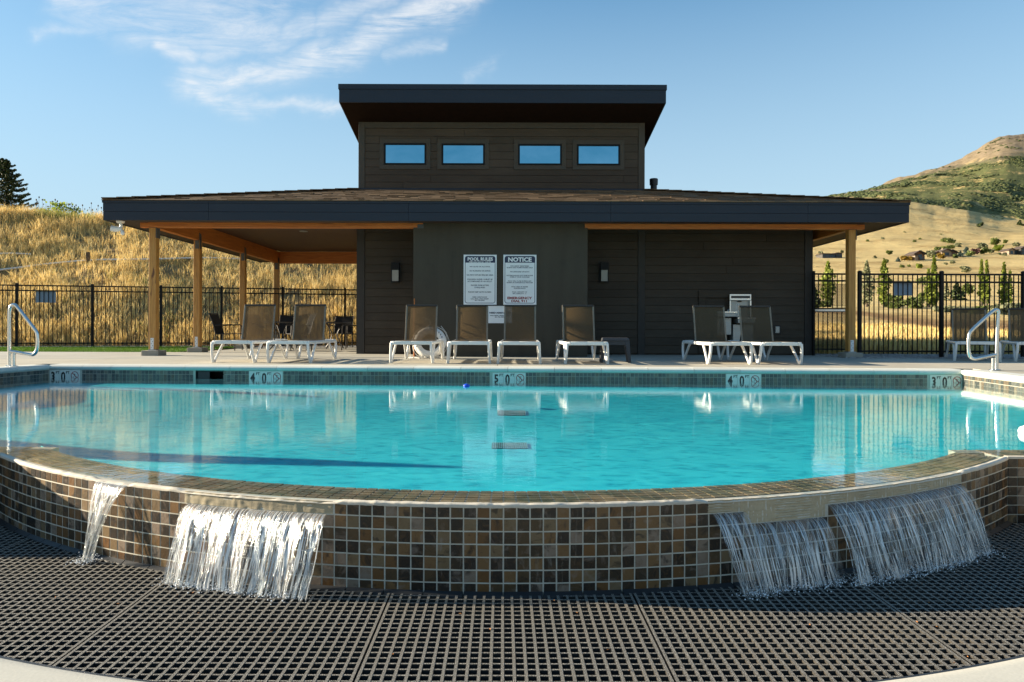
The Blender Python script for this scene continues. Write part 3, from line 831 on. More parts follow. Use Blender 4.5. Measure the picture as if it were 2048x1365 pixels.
# the waterline mosaic: three rows, far wall and both side walls
mb = MB(); PIT = .0575
mk_px = [(99, 160), (498, 566), (985, 1052), (1452, 1522), (1860, 1925)]
mk_x = [(PZ(a, 750, -.12).x if False else (lambda X: X)((a-CX)*edge_y((a-CX)*10/F)/F), (b-CX)*edge_y((b-CX)*10/F)/F) for a, b in mk_px]
def band(p, q_, skips):
    L = (q_-p).length; d = (q_-p)/L; nrm = Vector((d.y, -d.x, 0)); k = int(L/PIT)
    for i in range(k):
        a = p + d*(i*PIT+.003); b = p + d*((i+1)*PIT-.003); xm = (a.x+b.x)/2
        if any(s0-.01 < xm < s1+.01 for s0, s1 in skips): continue
        for j in range(3):
            zt = -.076 - j*PIT; zb = zt - PIT + .006
            o = nrm*.003
            mb.hexa([(a.x, a.y, zb), (b.x, b.y, zb), (b.x+o.x, b.y+o.y, zb), (a.x+o.x, a.y+o.y, zb),
                     (a.x, a.y, zt), (b.x, b.y, zt), (b.x+o.x, b.y+o.y, zt), (a.x+o.x, a.y+o.y, zt)], 0, rng.random())
band(A, B, mk_x + [(SK0, SK1)]); band(B, RE, []); band(LE, A, [])
o_ = mb.build('waterline_tiles', M['band'], shell, attr=True); tag(o_, kind='stuff', label='blue grey mosaic band along the waterline')
# skimmer
sk = empty('skimmer_mouth', (0, 0, 0), label='dark skimmer opening in the far pool wall left of centre', cat='skimmer')
mb = MB(); y0 = edge_y(SK0)
mb.box((SK0, y0+.002, -.20), (SK1, y0+.28, -.196)); mb.box((SK0, y0+.27, -.20), (SK1, y0+.28, -.07)); mb.box((SK0-.002, y0+.004, -.20), (SK0+.012, y0+.28, -.07)); mb.box((SK1-.012, y0+.004, -.20), (SK1, y0+.28, -.07))
mb.build('throat', M['black'], sk)
mb = MB(); mb.box((SK0+.02, y0+.03, -.20), (SK0+.20, y0+.05, -.09)); mb.build('weir_flap', M['blackplastic'], sk)

# coping stones
cop = empty('pool_coping', kind='structure', label='pale cast coping round the pool edge')
PROF = [(.30, -.10), (.30, .004), (.03, .004), (.0, -.003), (-.022, -.02), (-.028, -.042), (-.018, -.06), (.0, -.071), (.30, -.10)][:-1]
def coping_run(p, q_, cuts):
    d = (q_-p); L = d.length; d.normalize(); nrm = Vector((-d.y, d.x, 0))
    cuts = sorted(cuts)
    for a, b in zip(cuts[:-1], cuts[1:]):
        mb = MB(p + d*((a+b)/2)); k = len(PROF)
        ends = [p + d*(a+.0025), p + d*(b-.0025)]
        vs = [(e.x+nrm.x*o, e.y+nrm.y*o, z) for e in ends for o, z in PROF]
        mb.add(vs, [tuple(range(k-1, -1, -1)), tuple(range(k, 2*k))] + [(i, (i+1) % k, k+(i+1) % k, k+i) for i in range(k)])
        mb.build('coping_stone', M['coping'], cop)
    mb = MB()
    e0, e1 = p + nrm*.01, q_ + nrm*.01
    mb.hexa([(e0.x, e0.y, -.09), (e1.x, e1.y, -.09), (e1.x+nrm.x*.28, e1.y+nrm.y*.28, -.09), (e0.x+nrm.x*.28, e0.y+nrm.y*.28, -.09),
             (e0.x, e0.y, -.004), (e1.x, e1.y, -.004), (e1.x+nrm.x*.28, e1.y+nrm.y*.28, -.004), (e0.x+nrm.x*.28, e0.y+nrm.y*.28, -.004)])
    mb.build('joint_bed', M['joint'], cop)
cx_px = [99, 166, 224, 283, 371, 461, 554, 644, 736, 828, 922, 1016, 1109, 1203, 1296, 1388, 1480, 1570, 1659, 1747, 1836, 1922]
cuts = []
for x in cx_px:
    u = (x-CX)/F; X = u*(A.y - A.x*(B.y-A.y)/(B.x-A.x))/(1-u*(B.y-A.y)/(B.x-A.x)); cuts.append((X-A.x)/(B-A).normalized().x)
cuts[0] = 0; cuts[-1] = (B-A).length
coping_run(A, B, cuts)
L = (RE-B).length; coping_run(B, RE, [L*i/9 for i in range(10)])
L = (A-LE).length; coping_run(LE, A, [L*i/10 for i in range(11)])

# deck slabs round the pool
deck = empty('pool_deck', kind='structure', label='pale concrete deck round the pool')
XL = [-17, -15, -13, -11, -9.1, -7.25, -5.2, -3.12, -1.72, -.1, 1.42, 3.4, 5.2, 6.95, 9.2, 11.2, 13.2, 16]
def slab(poly, m='deck', z=0.0):
    cx = sum(p[0] for p in poly)/len(poly); cy = sum(p[1] for p in poly)/len(poly)
    g = .004
    pp = []
    for p in poly:
        dx_, dy_ = cx-p[0], cy-p[1]
        pp.append((p[0]+(g if dx_ > 0 else -g), p[1]+(g if dy_ > 0 else -g)))
    mb = MB((cx, cy, 0)); mb.prism(pp, -.09, z); mb.build('slab', M[m], deck)
YB = [12.35, 14.0, 15.93]
for a, b in zip(XL[:-1], XL[1:]):
    ya = edge_y(min(max(a, A.x-.3), B.x+.3))+.30 if a > -7.3 and b < 7.0 else 10.1
    yb = edge_y(min(max(b, A.x-.3), B.x+.3))+.30 if a > -7.3 and b < 7.0 else 10.1
    if a >= -7.3 and b <= 7.0:
        slab([(a, ya), (b, yb), (b, YB[0]), (a, YB[0])])
        slab([(a, YB[0]), (b, YB[0]), (b, YB[1]), (a, YB[1])], 'deck2' if b < 6 else 'deck2')
        slab([(a, YB[1]), (b, YB[1]), (b, YB[2]), (a, YB[2])], 'deck2')
        if b < -3:
            slab([(a, YB[2]), (b, YB[2]), (b, 18.8), (a, 18.8)], 'deck2'); slab([(a, 18.8), (b, 18.8), (b, 21.75), (a, 21.75)], 'deck2')
    elif b <= -7.2:
        slab([(a, 10.7), (b, 10.7), (b, YB[0]), (a, YB[0])]); slab([(a, YB[0]), (b, YB[0]), (b, YB[1]), (a, YB[1])], 'deck2'); slab([(a, YB[1]), (b, YB[1]), (b, YB[2]), (a, YB[2])], 'deck2')
    else:
        slab([(a, 10.13), (b, 10.13), (b, YB[0]), (a, YB[0])]); slab([(a, YB[0]), (b, YB[0]), (b, 13.69), (a, 13.69)], 'deck2')
# side decks
for k in range(4):
    y0, y1 = 4.4+k*1.57, 4.4+(k+1)*1.57
    f = lambda Y: LE.x + (Y-LE.y)*(A.x-LE.x)/(A.y-LE.y) - .305
    slab([(-9.6, y0), (f(y0), y0), (f(y1), y1), (-9.6, y1)]); slab([(-12, y0), (-9.6, y0), (-9.6, y1), (-12, y1)])
    g_ = lambda Y: RE.x + (Y-RE.y)*(B.x-RE.x)/(B.y-RE.y) + .305
    y1r = min(y1, 10.13); slab([(g_(y0), y0), (8.6, y0), (8.6, y1r), (g_(y1r), y1r)]); slab([(8.6, y0), (11, y0), (11, y1r), (8.6, y1r)])
slab([(-7.25, 10.70), (-6.95, 10.70), (-6.95, 10.73), (-7.25, 10.73)]) if False else None
mb = MB(); mb.box((-17, 10.72, -.2), (6.0, 15.93, -.012)); mb.box((-7.3, 15.9, -.2), (-3.2, 21.7, -.012)); mb.box((-17.5, 4.4, -.2), (-8.1, 15.9, -.0125)); mb.box((6.9, 4.4, -.2), (16, 13.69, -.012)); mb.box((5.9, 10.2, -.2), (6.95, 15.9, -.0125))
mb.build('joint_filler', M['joint'], deck)
mb = MB()
mb.box((-9.5, 3.68, -1.2), (-3.45, 4.40, -.006)); mb.box((3.45, 3.68, -1.2), (9.5, 4.40, -.006))
mb.build('near_deck', M['deck'], deck)

# depth marker tiles, lettering
def text_faces(mb, s, x, z, size, bold=0.0, align='CENTER', y=0.0, mi=0, sx=1.0):
    cu = bpy.data.curves.new('text', 'FONT'); cu.body = s; cu.size = size; cu.align_x = align; cu.offset = bold; cu.resolution_u = 2; cu.fill_mode = 'FRONT'
    o = bpy.data.objects.new('text', cu); C.objects.link(o)
    dg = bpy.context.evaluated_depsgraph_get(); ev = o.evaluated_get(dg); me = ev.to_mesh()
    vs = [(v.co.x*sx + x, y, v.co.y + z) for v in me.vertices]
    fs = [tuple(p.vertices) for p in me.polygons]
    ev.to_mesh_clear(); bpy.data.objects.remove(o); bpy.data.curves.remove(cu)
    mb.add(vs, fs, mi)
def ring(mb, cx, cz, r0, r1, y, n=28, mi=0):
    vs = []; fs = []
    for i in range(n):
        t = 2*pi*i/n; vs += [(cx+r0*cos(t), y, cz+r0*sin(t)), (cx+r1*cos(t), y, cz+r1*sin(t))]
    for i in range(n):
        j = (i+1) % n; fs.append((2*i, 2*i+1, 2*j+1, 2*j))
    mb.add(vs, fs, mi)
names = [('3', 'leftmost, three feet zero, at the far left corner'), ('4', 'four feet zero, below the two left loungers'), ('5', 'five feet zero, at the middle of the far wall'),
         ('4', 'four feet zero, below the two right loungers'), ('3', 'rightmost, three feet zero, at the far right corner')]
yaw = math.atan2(B.y-A.y, B.x-A.x)
for (x0, x1), (d, lab) in zip(mk_x, names):
    r = empty('depth_marker', (x0, edge_y(x0)-.004, 0), yaw, 'white depth marker tiles: ' + lab, 'depth marker', 'depth markers on the far pool wall')
    w = (x1-x0)/3
    for k in range(3):
        mb = MB(); mb.box((k*w+.002, -.004, -.232), ((k+1)*w-.002, .003, -.077)); mb.build('tile', M['tilewhite'], r, bevel=.0015)
    mb = MB(); text_faces(mb, d, w*.36, -.226, .172, .006, y=-.0055, sx=.78); text_faces(mb, '0', w*1.36, -.226, .172, .006, y=-.0055, sx=.78)
    for k in range(2): text_faces(mb, 'FT', w*(k+.80), -.132, .054, .0018, y=-.0055)
    mb.build('numerals', M['tileblack'], r)
    mb = MB(); ring(mb, w*2.5, -.155, .050, .060, -.0060)
    s = .052*.7071
    mb.add([(w*2.5-s-.004, -.0066, -.155+s-.004), (w*2.5-s+.004, -.0066, -.155+s+.004), (w*2.5+s+.004, -.0066, -.155-s+.004), (w*2.5+s-.004, -.0066, -.155-s-.004)], [(0, 1, 2, 3)])
    mb.build('prohibition_ring', M['signred'], r)
    mb = MB(); c0 = Vector((w*2.5, -.0062, -.155))
    for a, b, t in (((-.004, .026), (.0, .0), .007), ((0, .0), (.020, -.030), .005), ((0, .0), (-.020, -.030), .005), ((-.022, .018), (.0, .012), .004), ((0, .012), (.022, .020), .004)):
        p, q_ = Vector((a[0], 0, a[1])), Vector((b[0], 0, b[1])); dd = (q_-p).normalized(); nn_ = Vector((-dd.z, 0, dd.x))*t/2
        mb.add([c0+p-nn_, c0+p+nn_, c0+q_+nn_, c0+q_-nn_], [(0, 1, 2, 3)])
    mb.build('diver_mark', M['tileblack'], r)

# floor drains
M['drainslat'] = simple('tinted_drain_slat', (.22, .50, .55), .6)
for (xa, ya, xb, yb, ln, lab) in ((995, 822, 1052, 831, 18, 'smaller, farther slotted drain grille on the pool floor'), (983, 885, 1056, 899, 18, 'larger, nearer slotted drain grille on the pool floor')):
    z = -.566 if ln == 18 and ya > 850 else -.495; p = PZ(xa, yb, z); q_ = PZ(xb, ya, z)
    y0, y1 = p.y, q_.y; xw = PZ(xb, yb, z).x
    r = empty('floor_drain', ((p.x+xw)/2, (y0+y1)/2, z), 0, lab, 'drain', 'floor drains in the pool')
    if z > -.5: r.rotation_euler = (math.atan(.30/1.55), 0, 0)
    w = (xw-p.x)/2; h = (y1-y0)/2*(.42 if z > -.5 else .8)
    mb = MB(); mb.box((-w, -h, -.002), (w, h, .001)); mb.build('frame', M['black'], r)
    for i in range(ln):
        x = -w + 2*w*(i+.75)/ln
        mb = MB(); mb.box((x-.0055, -h, .001), (x+.0055, h, .006)); mb.build('slat', M['drainslat'], r)

# ================================================================== WEIR WALL
ZT, RH = -.190, .0560        # top of the first tile row, row pitch
NCOL = 114; DT = 2*TH/NCOL
weir = empty('weir_wall', (0, ED, 0), 0, 'curved brown slate mosaic weir wall along the near pool edge', 'wall')
def wbuild(mb, name, mat, **k):
    o = mb.build(name, mat, None, **k); o.parent = weir; o.location = (mb.o.x, mb.o.y-ED, mb.o.z); return o
core = MB()
def arc_solid(mb, r0, r1, a0, a1, z0, z1, n, mi=0, r=None):
    for i in range(n):
        b0, b1 = a0+(a1-a0)*i/n, a0+(a1-a0)*(i+1)/n
        vs = [arc(r1, b0, z0), arc(r1, b1, z0), arc(r0, b1, z0), arc(r0, b0, z0), arc(r1, b0, z1), arc(r1, b1, z1), arc(r0, b1, z1), arc(r0, b0, z1)]
        mb.hexa(vs, mi, r)
arc_solid(core, RI+.001, RO, -TH, TH, -1.1, -.1935, 114)
for s in (-1, 1):
    core.box((s*3.02, ED+.001, -1.1), (s*3.5, ED+.30, -.1935)); core.box((s*2.86, ED+.20, -1.1), (s*3.019, ED+.30, -.1937))
wbuild(core, 'core', M['grout'])
ML0, ML1 = theta_px(371), theta_px(667); MR0, MR1 = theta_px(1416), theta_px(1921); MR2, MR3 = theta_px(1487), theta_px(1650)
FALLS = [(theta_px(195), theta_px(258)), (ML0, ML1), (MR0, MR1)]
tiles_i = []; stuffmb = MB()
shared = {}
def tile_mesh():
    # 24 shades of the one tile, shared by all tiles
    for k in range(24):
        w = (RO*DT - .0062)/2; h = (RH-.0062)/2; mb = MB(); j = lambda: rng.uniform(-.0007, .0007)
        vs = [(-w+j(), 0, -h+j()), (w+j(), 0, -h+j()), (w, .008, -h), (-w, .008, -h), (-w+j(), 0, h+j()), (w+j(), 0, h+j()), (w, .008, h), (-w, .008, h)]
        mb.hexa(vs, 0, (k+.5)/24); shared[k] = mb.mesh('tile', M['slate'], attr=True)
tile_mesh()
count = 0
order = []
for i in range(NCOL):
    for j in range(7):
        th = -TH + (i+.5)*DT
        if j == 0 and (ML0 < th < ML1 or MR0 < th < MR1): continue
        if j == 1 and MR2 < th < MR3: continue
        order.append((abs(i-NCOL/2+.5), i, j, th))
order.sort()
for n_, (_, i, j, th) in enumerate(order):
    z = ZT - (j+.5)*RH; rr = RO + .0011 + rng.uniform(-.0003, .0006)
    k = rng.randrange(24)
    if n_ < 299:
        o = bpy.data.objects.new('tile', shared[k]); C.objects.link(o); o.parent = weir
        p = arc(rr, th, z); o.location = (p.x, p.y-ED, p.z); o.rotation_euler = (rng.uniform(-.006, .006), rng.uniform(-.012, .012), th + rng.uniform(-.01, .01))
    else:
        a0, a1 = th-DT/2+.0031/RO, th+DT/2-.0031/RO
        rr2 = rr + rng.uniform(-.0008, .0008)
        z0, z1 = z-RH/2+.0031, z+RH/2-.0031
        vs = [arc(rr2, a0, z0), arc(rr, a1, z0), arc(RO-.004, a1, z0), arc(RO-.004, a0, z0), arc(rr2, a0, z1), arc(rr, a1, z1), arc(RO-.004, a1, z1), arc(RO-.004, a0, z1)]
        stuffmb.hexa(vs, 0, rng.random())
for s in (-1, 1):
    for c in range(7):
        for j in range(7):
            x0 = s*(3.023 + c*.058); x1 = s*(3.023 + c*.058 + .052); z1 = ZT - j*RH - .003; z0 = z1 - RH + .006
            stuffmb.box((x0, ED-.004, z0), (x1, ED+.002, z1), 0, rng.random())
o_ = wbuild(stuffmb, 'outer_tiles', M['slate'], attr=True); tag(o_, kind='stuff', label='slate mosaic towards both ends of the weir wall')
# ledge tiles (wet, just under the water)
led = MB(); cnt = 0
NR = 5; PR = (RO-.052-RI)/NR
for i in range(NCOL):
    for j in range(NR):
        th0, th1 = -TH + i*DT + .0038/RO, -TH + (i+1)*DT - .0038/RO
        r0, r1 = RI + j*PR + .004, RI + (j+1)*PR - .004; zt = -.1895 + rng.uniform(-.0007, .0007)
        near = abs(i-NCOL/2+.5) < 30
        mbq = MB(arc((r0+r1)/2, (th0+th1)/2, zt)) if near else led
        vs = [arc(r1, th0, -.195), arc(r1, th1, -.195), arc(r0, th1, -.195), arc(r0, th0, -.195), arc(r1, th0, zt), arc(r1, th1, zt), arc(r0, th1, zt), arc(r0, th0, zt)]
        mbq.hexa(vs, 0, rng.random())
        if near: wbuild(mbq, 'ledge_tile', M['slate_wet'], attr=True)
for s in (-1, 1):
    for a in range(8):
        for b in range(5):
            x0 = s*(3.026+.058*a); led.box((x0, ED+.034+.052*b, -.1934), (x0+s*.050, ED+.034+.052*b+.045, -.1893), 0, rng.random())
o_ = wbuild(led, 'ledge_tiles', M['slate_wet'], attr=True); tag(o_, kind='stuff')
# crusted rim and bare mortar
def in_fall(th):
    return any(a-.004 < th < b+.004 for a, b in FALLS)
rim = MB(); n = 520; rows = []
for i in range(n+1):
    th = -TH + 2*TH*i/n; f = in_fall(th)
    nz = mnoise.noise(Vector((th*70, 0, 0)))*.0035 + mnoise.noise(Vector((th*240, 3, 0)))*.0025
    fb = min([1.0]+[max(0, max(a-th, th-b))/.012 for a, b in FALLS]); fb = fb*fb*(3-2*fb); zt = ZW - .004 + .009*fb + nz*.55
    ro = RO + .0055 + nz*.8; ri = RO - .030 + mnoise.noise(Vector((th*50, 7, 0)))*.006
    rows.append([arc(ri, th, -.193), arc(ri+.004, th, zt-.005), arc(ri+.016, th, zt), arc(ro-.012, th, zt+nz*.5), arc(ro-.002, th, zt-.005), arc(ro, th, zt-.010), arc(ro-.002, th, -.1995+nz)])
vs = [v for r in rows for v in r]; fs = [(i*7+j, (i+1)*7+j, (i+1)*7+j+1, i*7+j+1) for i in range(n) for j in range(6)]
rim.add(vs, [f[::-1] for f in fs])
for s in (-1, 1): rim.box((s*3.018, ED-.006, -.1925), (s*3.49, ED+.028, -.179))
wbuild(rim, 'mortar_rim', M['rim'], smooth=True)
def mortar(a0, a1, z0, z1, ribs=False):
    mb = MB(); n = int((a1-a0)/.002); m = 12; vs = []; fs = []
    for i in range(n+1):
        for j in range(m+1):
            th = a0+(a1-a0)*i/n; z = z0+(z1-z0)*j/m
            o = mnoise.noise(Vector((th*120, z*40, 1)))*.0022 + mnoise.noise(Vector((th*30, z*200, 1)))*.0012
            if ribs:
                kk = mnoise.noise(Vector((th*22, 5, 1)))
                o += (.0022*math.sin(z*520) if kk > 0 else .002*math.sin(th*1900))
            else: o += mnoise.noise(Vector((th*260, z*14, 2)))*.0026*(1-.6*j/m)
            vs.append(arc(RO+.0015+o, th, z))
    k = m+1
    for i in range(n):
        for j in range(m): fs.append((i*k+j, (i+1)*k+j, (i+1)*k+j+1, i*k+j+1))
    mb.add(vs, fs); wbuild(mb, 'bare_mortar', M['mortar'], smooth=True)
mortar(ML0, ML1, ZT-RH+.002, -.188); mortar(MR0, MR1, ZT-RH+.002, -.188, True); mortar(MR2, MR3, ZT-2*RH+.002, ZT-RH+.002, True)

# ------------------------------------------------------------------ falling water
ZG = -.566
def fall_sheet(a0, a1, ztop, out, seed, foam, dens, bottom_frac=1.0, narrow=0.0, drift=0.0, gaps=0.0, cols=None, name='waterfall', label=''):
    r = random.Random(seed); W = (a1-a0)*RO
    n = int(W/.0022); m = 46
    V = []; FL = []; FO = []; DE = []; Fc = []
    mid = (a0+a1)/2
    root = empty(name, arc(RO, mid, ztop), 0, label, 'waterfall', 'waterfalls over the weir')
    org = arc(RO, mid, ztop)
    for i in range(n+1):
        s = i/n; th = a0+(a1-a0)*s
        o1 = mnoise.noise(Vector((th*60+seed, 0, 0))); o2 = mnoise.noise(Vector((th*210+seed, 4, 0)))
        edge = min(1, s/.03, (1-s)/.03)
        for j in range(m+1):
            t = j/m
            drop = (ztop-ZG+.012)*t
            ds = .012
            outw = .0045 + (out*(1+.12*o1))*math.sqrt(t) * (1 if drop > 0 else 0)
            wob = (mnoise.noise(Vector((th*90+seed, t*1.4, 2)))*.010 + mnoise.noise(Vector((th*330+seed, t*3.0, 6)))*.004)*t
            tt = th + (mid-th)*narrow*t**.8 + drift*t/RO + mnoise.noise(Vector((th*50+seed, t*1.2, 8)))*.006*t
            p = arc(RO+outw+wob, tt, ztop-drop)
            V.append((p.x-org.x, p.y-org.y, p.z-org.z))
            FL.append((th*RO*1.0, t*(ztop-ZG), seed))
            FO.append(foam*(.55+.6*t))
            g = mnoise.noise(Vector((th*38+seed, t*.35, 12)))
            g2 = mnoise.noise(Vector((th*150+seed, t*.9, 14)))
            d = dens*(1 - gaps*sstep(-.05, .25, g+.45*g2)*sstep(.12, .75, t)) * edge
            DE.append(max(0, d))
    k = m+1
    for i in range(n):
        for j in range(m): Fc.append((i*k+j, (i+1)*k+j, (i+1)*k+j+1, i*k+j+1))
    me = fastmesh('sheet', V, Fc, M['fall'], {'foam': ('POINT', FO), 'dens': ('POINT', DE)}, True, 4)
    a = me.attributes.new('flow', 'FLOAT_VECTOR', 'POINT'); a.data.foreach_set('vector', np.asarray(FL, np.float32).ravel())
    link('sheet', me, root)
    # ropes of water standing proud of the sheet
    V = []; Fc = []; FL = []; FO = []; DE = []
    nc = cols if cols is not None else int(W/.013)
    for c in range(nc):
        th = a0 + (a1-a0)*r.random(); t0 = r.random()**2*.5; t1 = min(1, t0 + r.uniform(.35, 1.0)); w = r.uniform(.0008, .0034)
        ph = r.uniform(0, 9); b = len(V); ms = 22
        if gaps > .5 and mnoise.noise(Vector((th*38+seed, .2, 12))) > .12: continue
        for j in range(ms+1):
            t = t0+(t1-t0)*j/ms
            wob = (mnoise.noise(Vector((ph, t*5, 0)))*.007+.004)*t
            tt = th + (mid-th)*narrow*t**.8 + drift*t/RO + mnoise.noise(Vector((th*50+seed, t*1.2, 8)))*.006*t + mnoise.noise(Vector((ph, t*8, 3)))*.0012*t
            z = ztop-(ztop-ZG+.012)*t; rr = RO + .006 + out*math.sqrt(t)*(1+.12*mnoise.noise(Vector((th*60+seed, 0, 0)))) + wob
            ww = w*(.5+1.2*abs(mnoise.noise(Vector((ph, t*16, 5))))+.3)
            for (da, dr) in ((-1, 0), (0, 1), (1, 0), (0, -.6)):
                p = arc(rr+dr*ww, tt+da*ww/RO, z); V.append((p.x-org.x, p.y-org.y, p.z-org.z)); FL.append((th*RO+.3, t*.4, seed)); FO.append(foam*1.35); DE.append(min(1, dens*1.1*max(0, .62+1.5*mnoise.noise(Vector((ph*3, t*5.5, 9))))))
        for j in range(ms):
            for e in range(4): Fc.append((b+j*4+e, b+j*4+(e+1) % 4, b+(j+1)*4+(e+1) % 4, b+(j+1)*4+e))
    if V:
        me = fastmesh('streams', V, Fc, M['fall'], {'foam': ('POINT', FO), 'dens': ('POINT', DE)}, True, 4)
        a = me.attributes.new('flow', 'FLOAT_VECTOR', 'POINT'); a.data.foreach_set('vector', np.asarray(FL, np.float32).ravel())
        o = link('streams', me, root); tag(o, kind='stuff')
    # splash drops
    mb = MB()
    for _ in range(int(W*900)):
        th = a0+(a1-a0)*r.random(); th = th + (mid-th)*narrow + drift/RO
        p = arc(RO+out+r.gauss(0, .030), th + r.gauss(0, .006), ZG + .003 + abs(r.gauss(0, .012)))
        mb.ball(p-org, r.uniform(.0006, .0030)*(1.3 if p.z < ZG+.01 else .8), 5, 3)
    o = mb.build('splash', M['drops'], root, smooth=True); tag(o, kind='stuff')
t_ = NT('water_drops'); t_.set((.8, .83, .86), .12, 0, .8); M['drops'] = t_.mat
fall_sheet(ML0+.003, ML1-.004, ZT-RH, .150, 3, 2.8, 1.0, narrow=.05, drift=-.012, gaps=.12, label='white sunlit sheet of water, the widest fall on the left')
fall_sheet(theta_px(196), theta_px(259), ZT-.004, .095, 5, 1.8, .9, narrow=.86, drift=-.060, gaps=.30, label='thin twisting stream of water, leftmost over the weir')
fall_sheet(MR0+.003, MR2+.002, ZT-RH, .150, 8, 1.5, .95, narrow=.30, drift=.045, gaps=.3, label='narrow clear fall at the left end of the ribbed mortar')
fall_sheet(MR2+.004, MR3-.002, ZT-2*RH, .130, 9, 1.5, .95, narrow=-.02, drift=.012, gaps=.85, label='broken clear fall in the middle of the right mortar band')
fall_sheet(MR3, MR1-.003, ZT-RH, .165, 11, 1.7, .95, narrow=.02, drift=.006, gaps=.45, label='wide shaded sheet of water at the right end of the weir')

# ================================================================== BASIN, GRATING
ROUT = 5.49
basin = empty('overflow_basin', kind='structure', label='overflow basin in front of the weir')
mb = MB(); mb.add([(-3.5, 1.5, -.98), (3.5, 1.5, -.98), (3.5, 4.4, -.98), (-3.5, 4.4, -.98)], [(0, 1, 2, 3)]); mb.build('dark_water', M['black'], basin)
def ring_prof(prof, name, mat, a=.68, n=120, **k):
    mb = MB(); kk = len(prof); vs = [arc(r, -a+2*a*i/n, z) for i in range(n+1) for r, z in prof]
    fs = [(i*kk+j, (i+1)*kk+j, (i+1)*kk+j+1, i*kk+j+1) for i in range(n) for j in range(kk-1)]
    mb.add(vs, fs); return mb.build(name, mat, basin, smooth=True, **k)
ring_prof([(5.508, -1.1), (5.508, -.556), (5.513, -.545), (5.525, -.538), (5.56, -.533), (5.95, -.522), (5.97, -.53), (5.97, -.7)], 'white_coping', M['basin'])
ring_prof([(5.507, -1.1), (5.507, -.560), (5.478, -.560), (5.478, -.566), (5.486, -.572), (5.486, -1.1)], 'outer_angle', M['blackplastic'])
mb = MB()
# toe edging of the weir, in short lengths
for i in range(38):
    a0, a1 = -TH+2*TH*i/38+.0006, -TH+2*TH*(i+1)/38-.0006
    m2 = MB(arc(RO, (a0+a1)/2, -.58)); 
    for b0, b1 in ((a0, (a0+a1)/2), ((a0+a1)/2, a1)):
        vs = [arc(RO+.030, b0, -.585), arc(RO+.030, b1, -.585), arc(RO+.001, b1, -.585), arc(RO+.001, b0, -.585), arc(RO+.026, b0, -.5735), arc(RO+.026, b1, -.5735), arc(RO+.001, b1, -.562), arc(RO+.001, b0, -.562)]
        m2.hexa(vs)
    o = m2.build('toe_edging', M['blackplastic'], None); o.parent = weir; o.location = (m2.o.x, m2.o.y-ED, m2.o.z)
mb = MB(); mb.box((-9.5, -6, -1.25), (-3.5, 3.68, -.545)); mb.box((3.5, -6, -1.25), (9.5, 3.68, -.545))
mb.build('lower_terrace', M['deck'], basin)
pl = [arc(5.955, -.62+1.24*i/40) for i in range(41)]; pl = [(p.x, p.y) for p in pl]
mb = MB(); mb.prism([(-3.5, -6), (3.5, -6)] + [(3.5, pl[-1][1])] + pl[::-1] + [(-3.5, pl[0][1])], -1.25, -.548); mb.build('front_terrace', M['deck'], basin)
# FRP grating panels
PW = 1.045; ZTOP = -.567; BW = .0110; BWR = .0085; DEP = .030; PX, PY = PW/26, .0395
def y_in(X):  # weir side
    if abs(X) >= 3.0: return ED-.035
    return CC.y - math.sqrt((RO+.034)**2 - X*X)
def y_out(X): return CC.y - math.sqrt(5.474**2 - X*X)
labs = ['outermost left, in the shade of the deck', 'left, under the white waterfall', 'centre left of the middle seams', 'centre right beside the right seam', 'right, with the shadow edge of the weir', 'far right under the wide waterfall', 'outermost right corner']
seams = [-3.44, -2.575, -1.53, -.485, .56, 1.605, 2.65, 3.44]
for k in range(7):
    x0, x1 = seams[k]+.004, seams[k+1]-.004
    cx = (x0+x1)/2; cy = (y_in(cx)+y_out(cx))/2
    root = empty('grating_panel', (cx, cy, ZTOP + rng.uniform(-.0012, .0012)), rng.uniform(-.0022, .0022), 'grey gritty grating panel, ' + labs[k], 'grating', 'grating panels over the basin')
    mb = MB((cx, cy, ZTOP)); nb = max(2, round((x1-x0)/PX)); px = (x1-x0-BW)/nb
    def trap(a, b, c, d, zt=ZTOP):
        # bar from a..b (x) and c..d (y), slightly tapered downwards
        mb.box((a, c, zt-DEP), (b, d, zt))
    for i in range(nb+1):
        X = x0+BW/2+px*i; yo, yi = max(y_out(X-BW/2), y_out(X+BW/2)), min(y_in(X-BW/2), y_in(X+BW/2))
        if yi > yo: trap(X-BW/2, X+BW/2, yo, yi)
    m3 = MB((cx, cy, ZTOP))
    yy = 1.9
    while yy < 4.05:
        # run of x where the bar lies inside the annulus
        run = None; xsn = np.linspace(x0, x1, 60)
        for X in list(xsn)+[None]:
            ok = X is not None and y_out(X) < yy-.004 and y_in(X) > yy+.006
            if ok and run is None: run = X
            if (not ok) and run is not None:
                if last-run > .01: m3.box((run, yy-BWR/2, ZTOP-DEP+.001), (last, yy+BWR/2, ZTOP-.0008))
                run = None
            last = X
        yy += PY
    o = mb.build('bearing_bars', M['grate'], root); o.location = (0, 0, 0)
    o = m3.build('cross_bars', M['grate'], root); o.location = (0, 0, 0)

# grit and small dead leaves caught on the grating
mb = MB()
for _ in range(46):
    X = rng.uniform(-2.3, 2.6); Y = rng.uniform(2.25, 3.3)
    if not (y_out(X)+.03 < Y < y_in(X)-.03): continue
    a = rng.uniform(0, pi); s = rng.uniform(.003, .008)
    mb.add([(X-s*cos(a), Y-s*sin(a), ZTOP+.001), (X+s*.4*sin(a), Y-s*.4*cos(a), ZTOP+.004), (X+s*cos(a), Y+s*sin(a), ZTOP+.002), (X-s*.4*sin(a), Y+s*.4*cos(a), ZTOP+.0015)], [(0, 1, 2, 3)])
mb.build('leaf_litter', simple('dead_leaf', (.30, .12, .03), .8, var=.4, nscale=40), kind='stuff', label='scattered tiny dead leaves on the grating', cat='leaves')

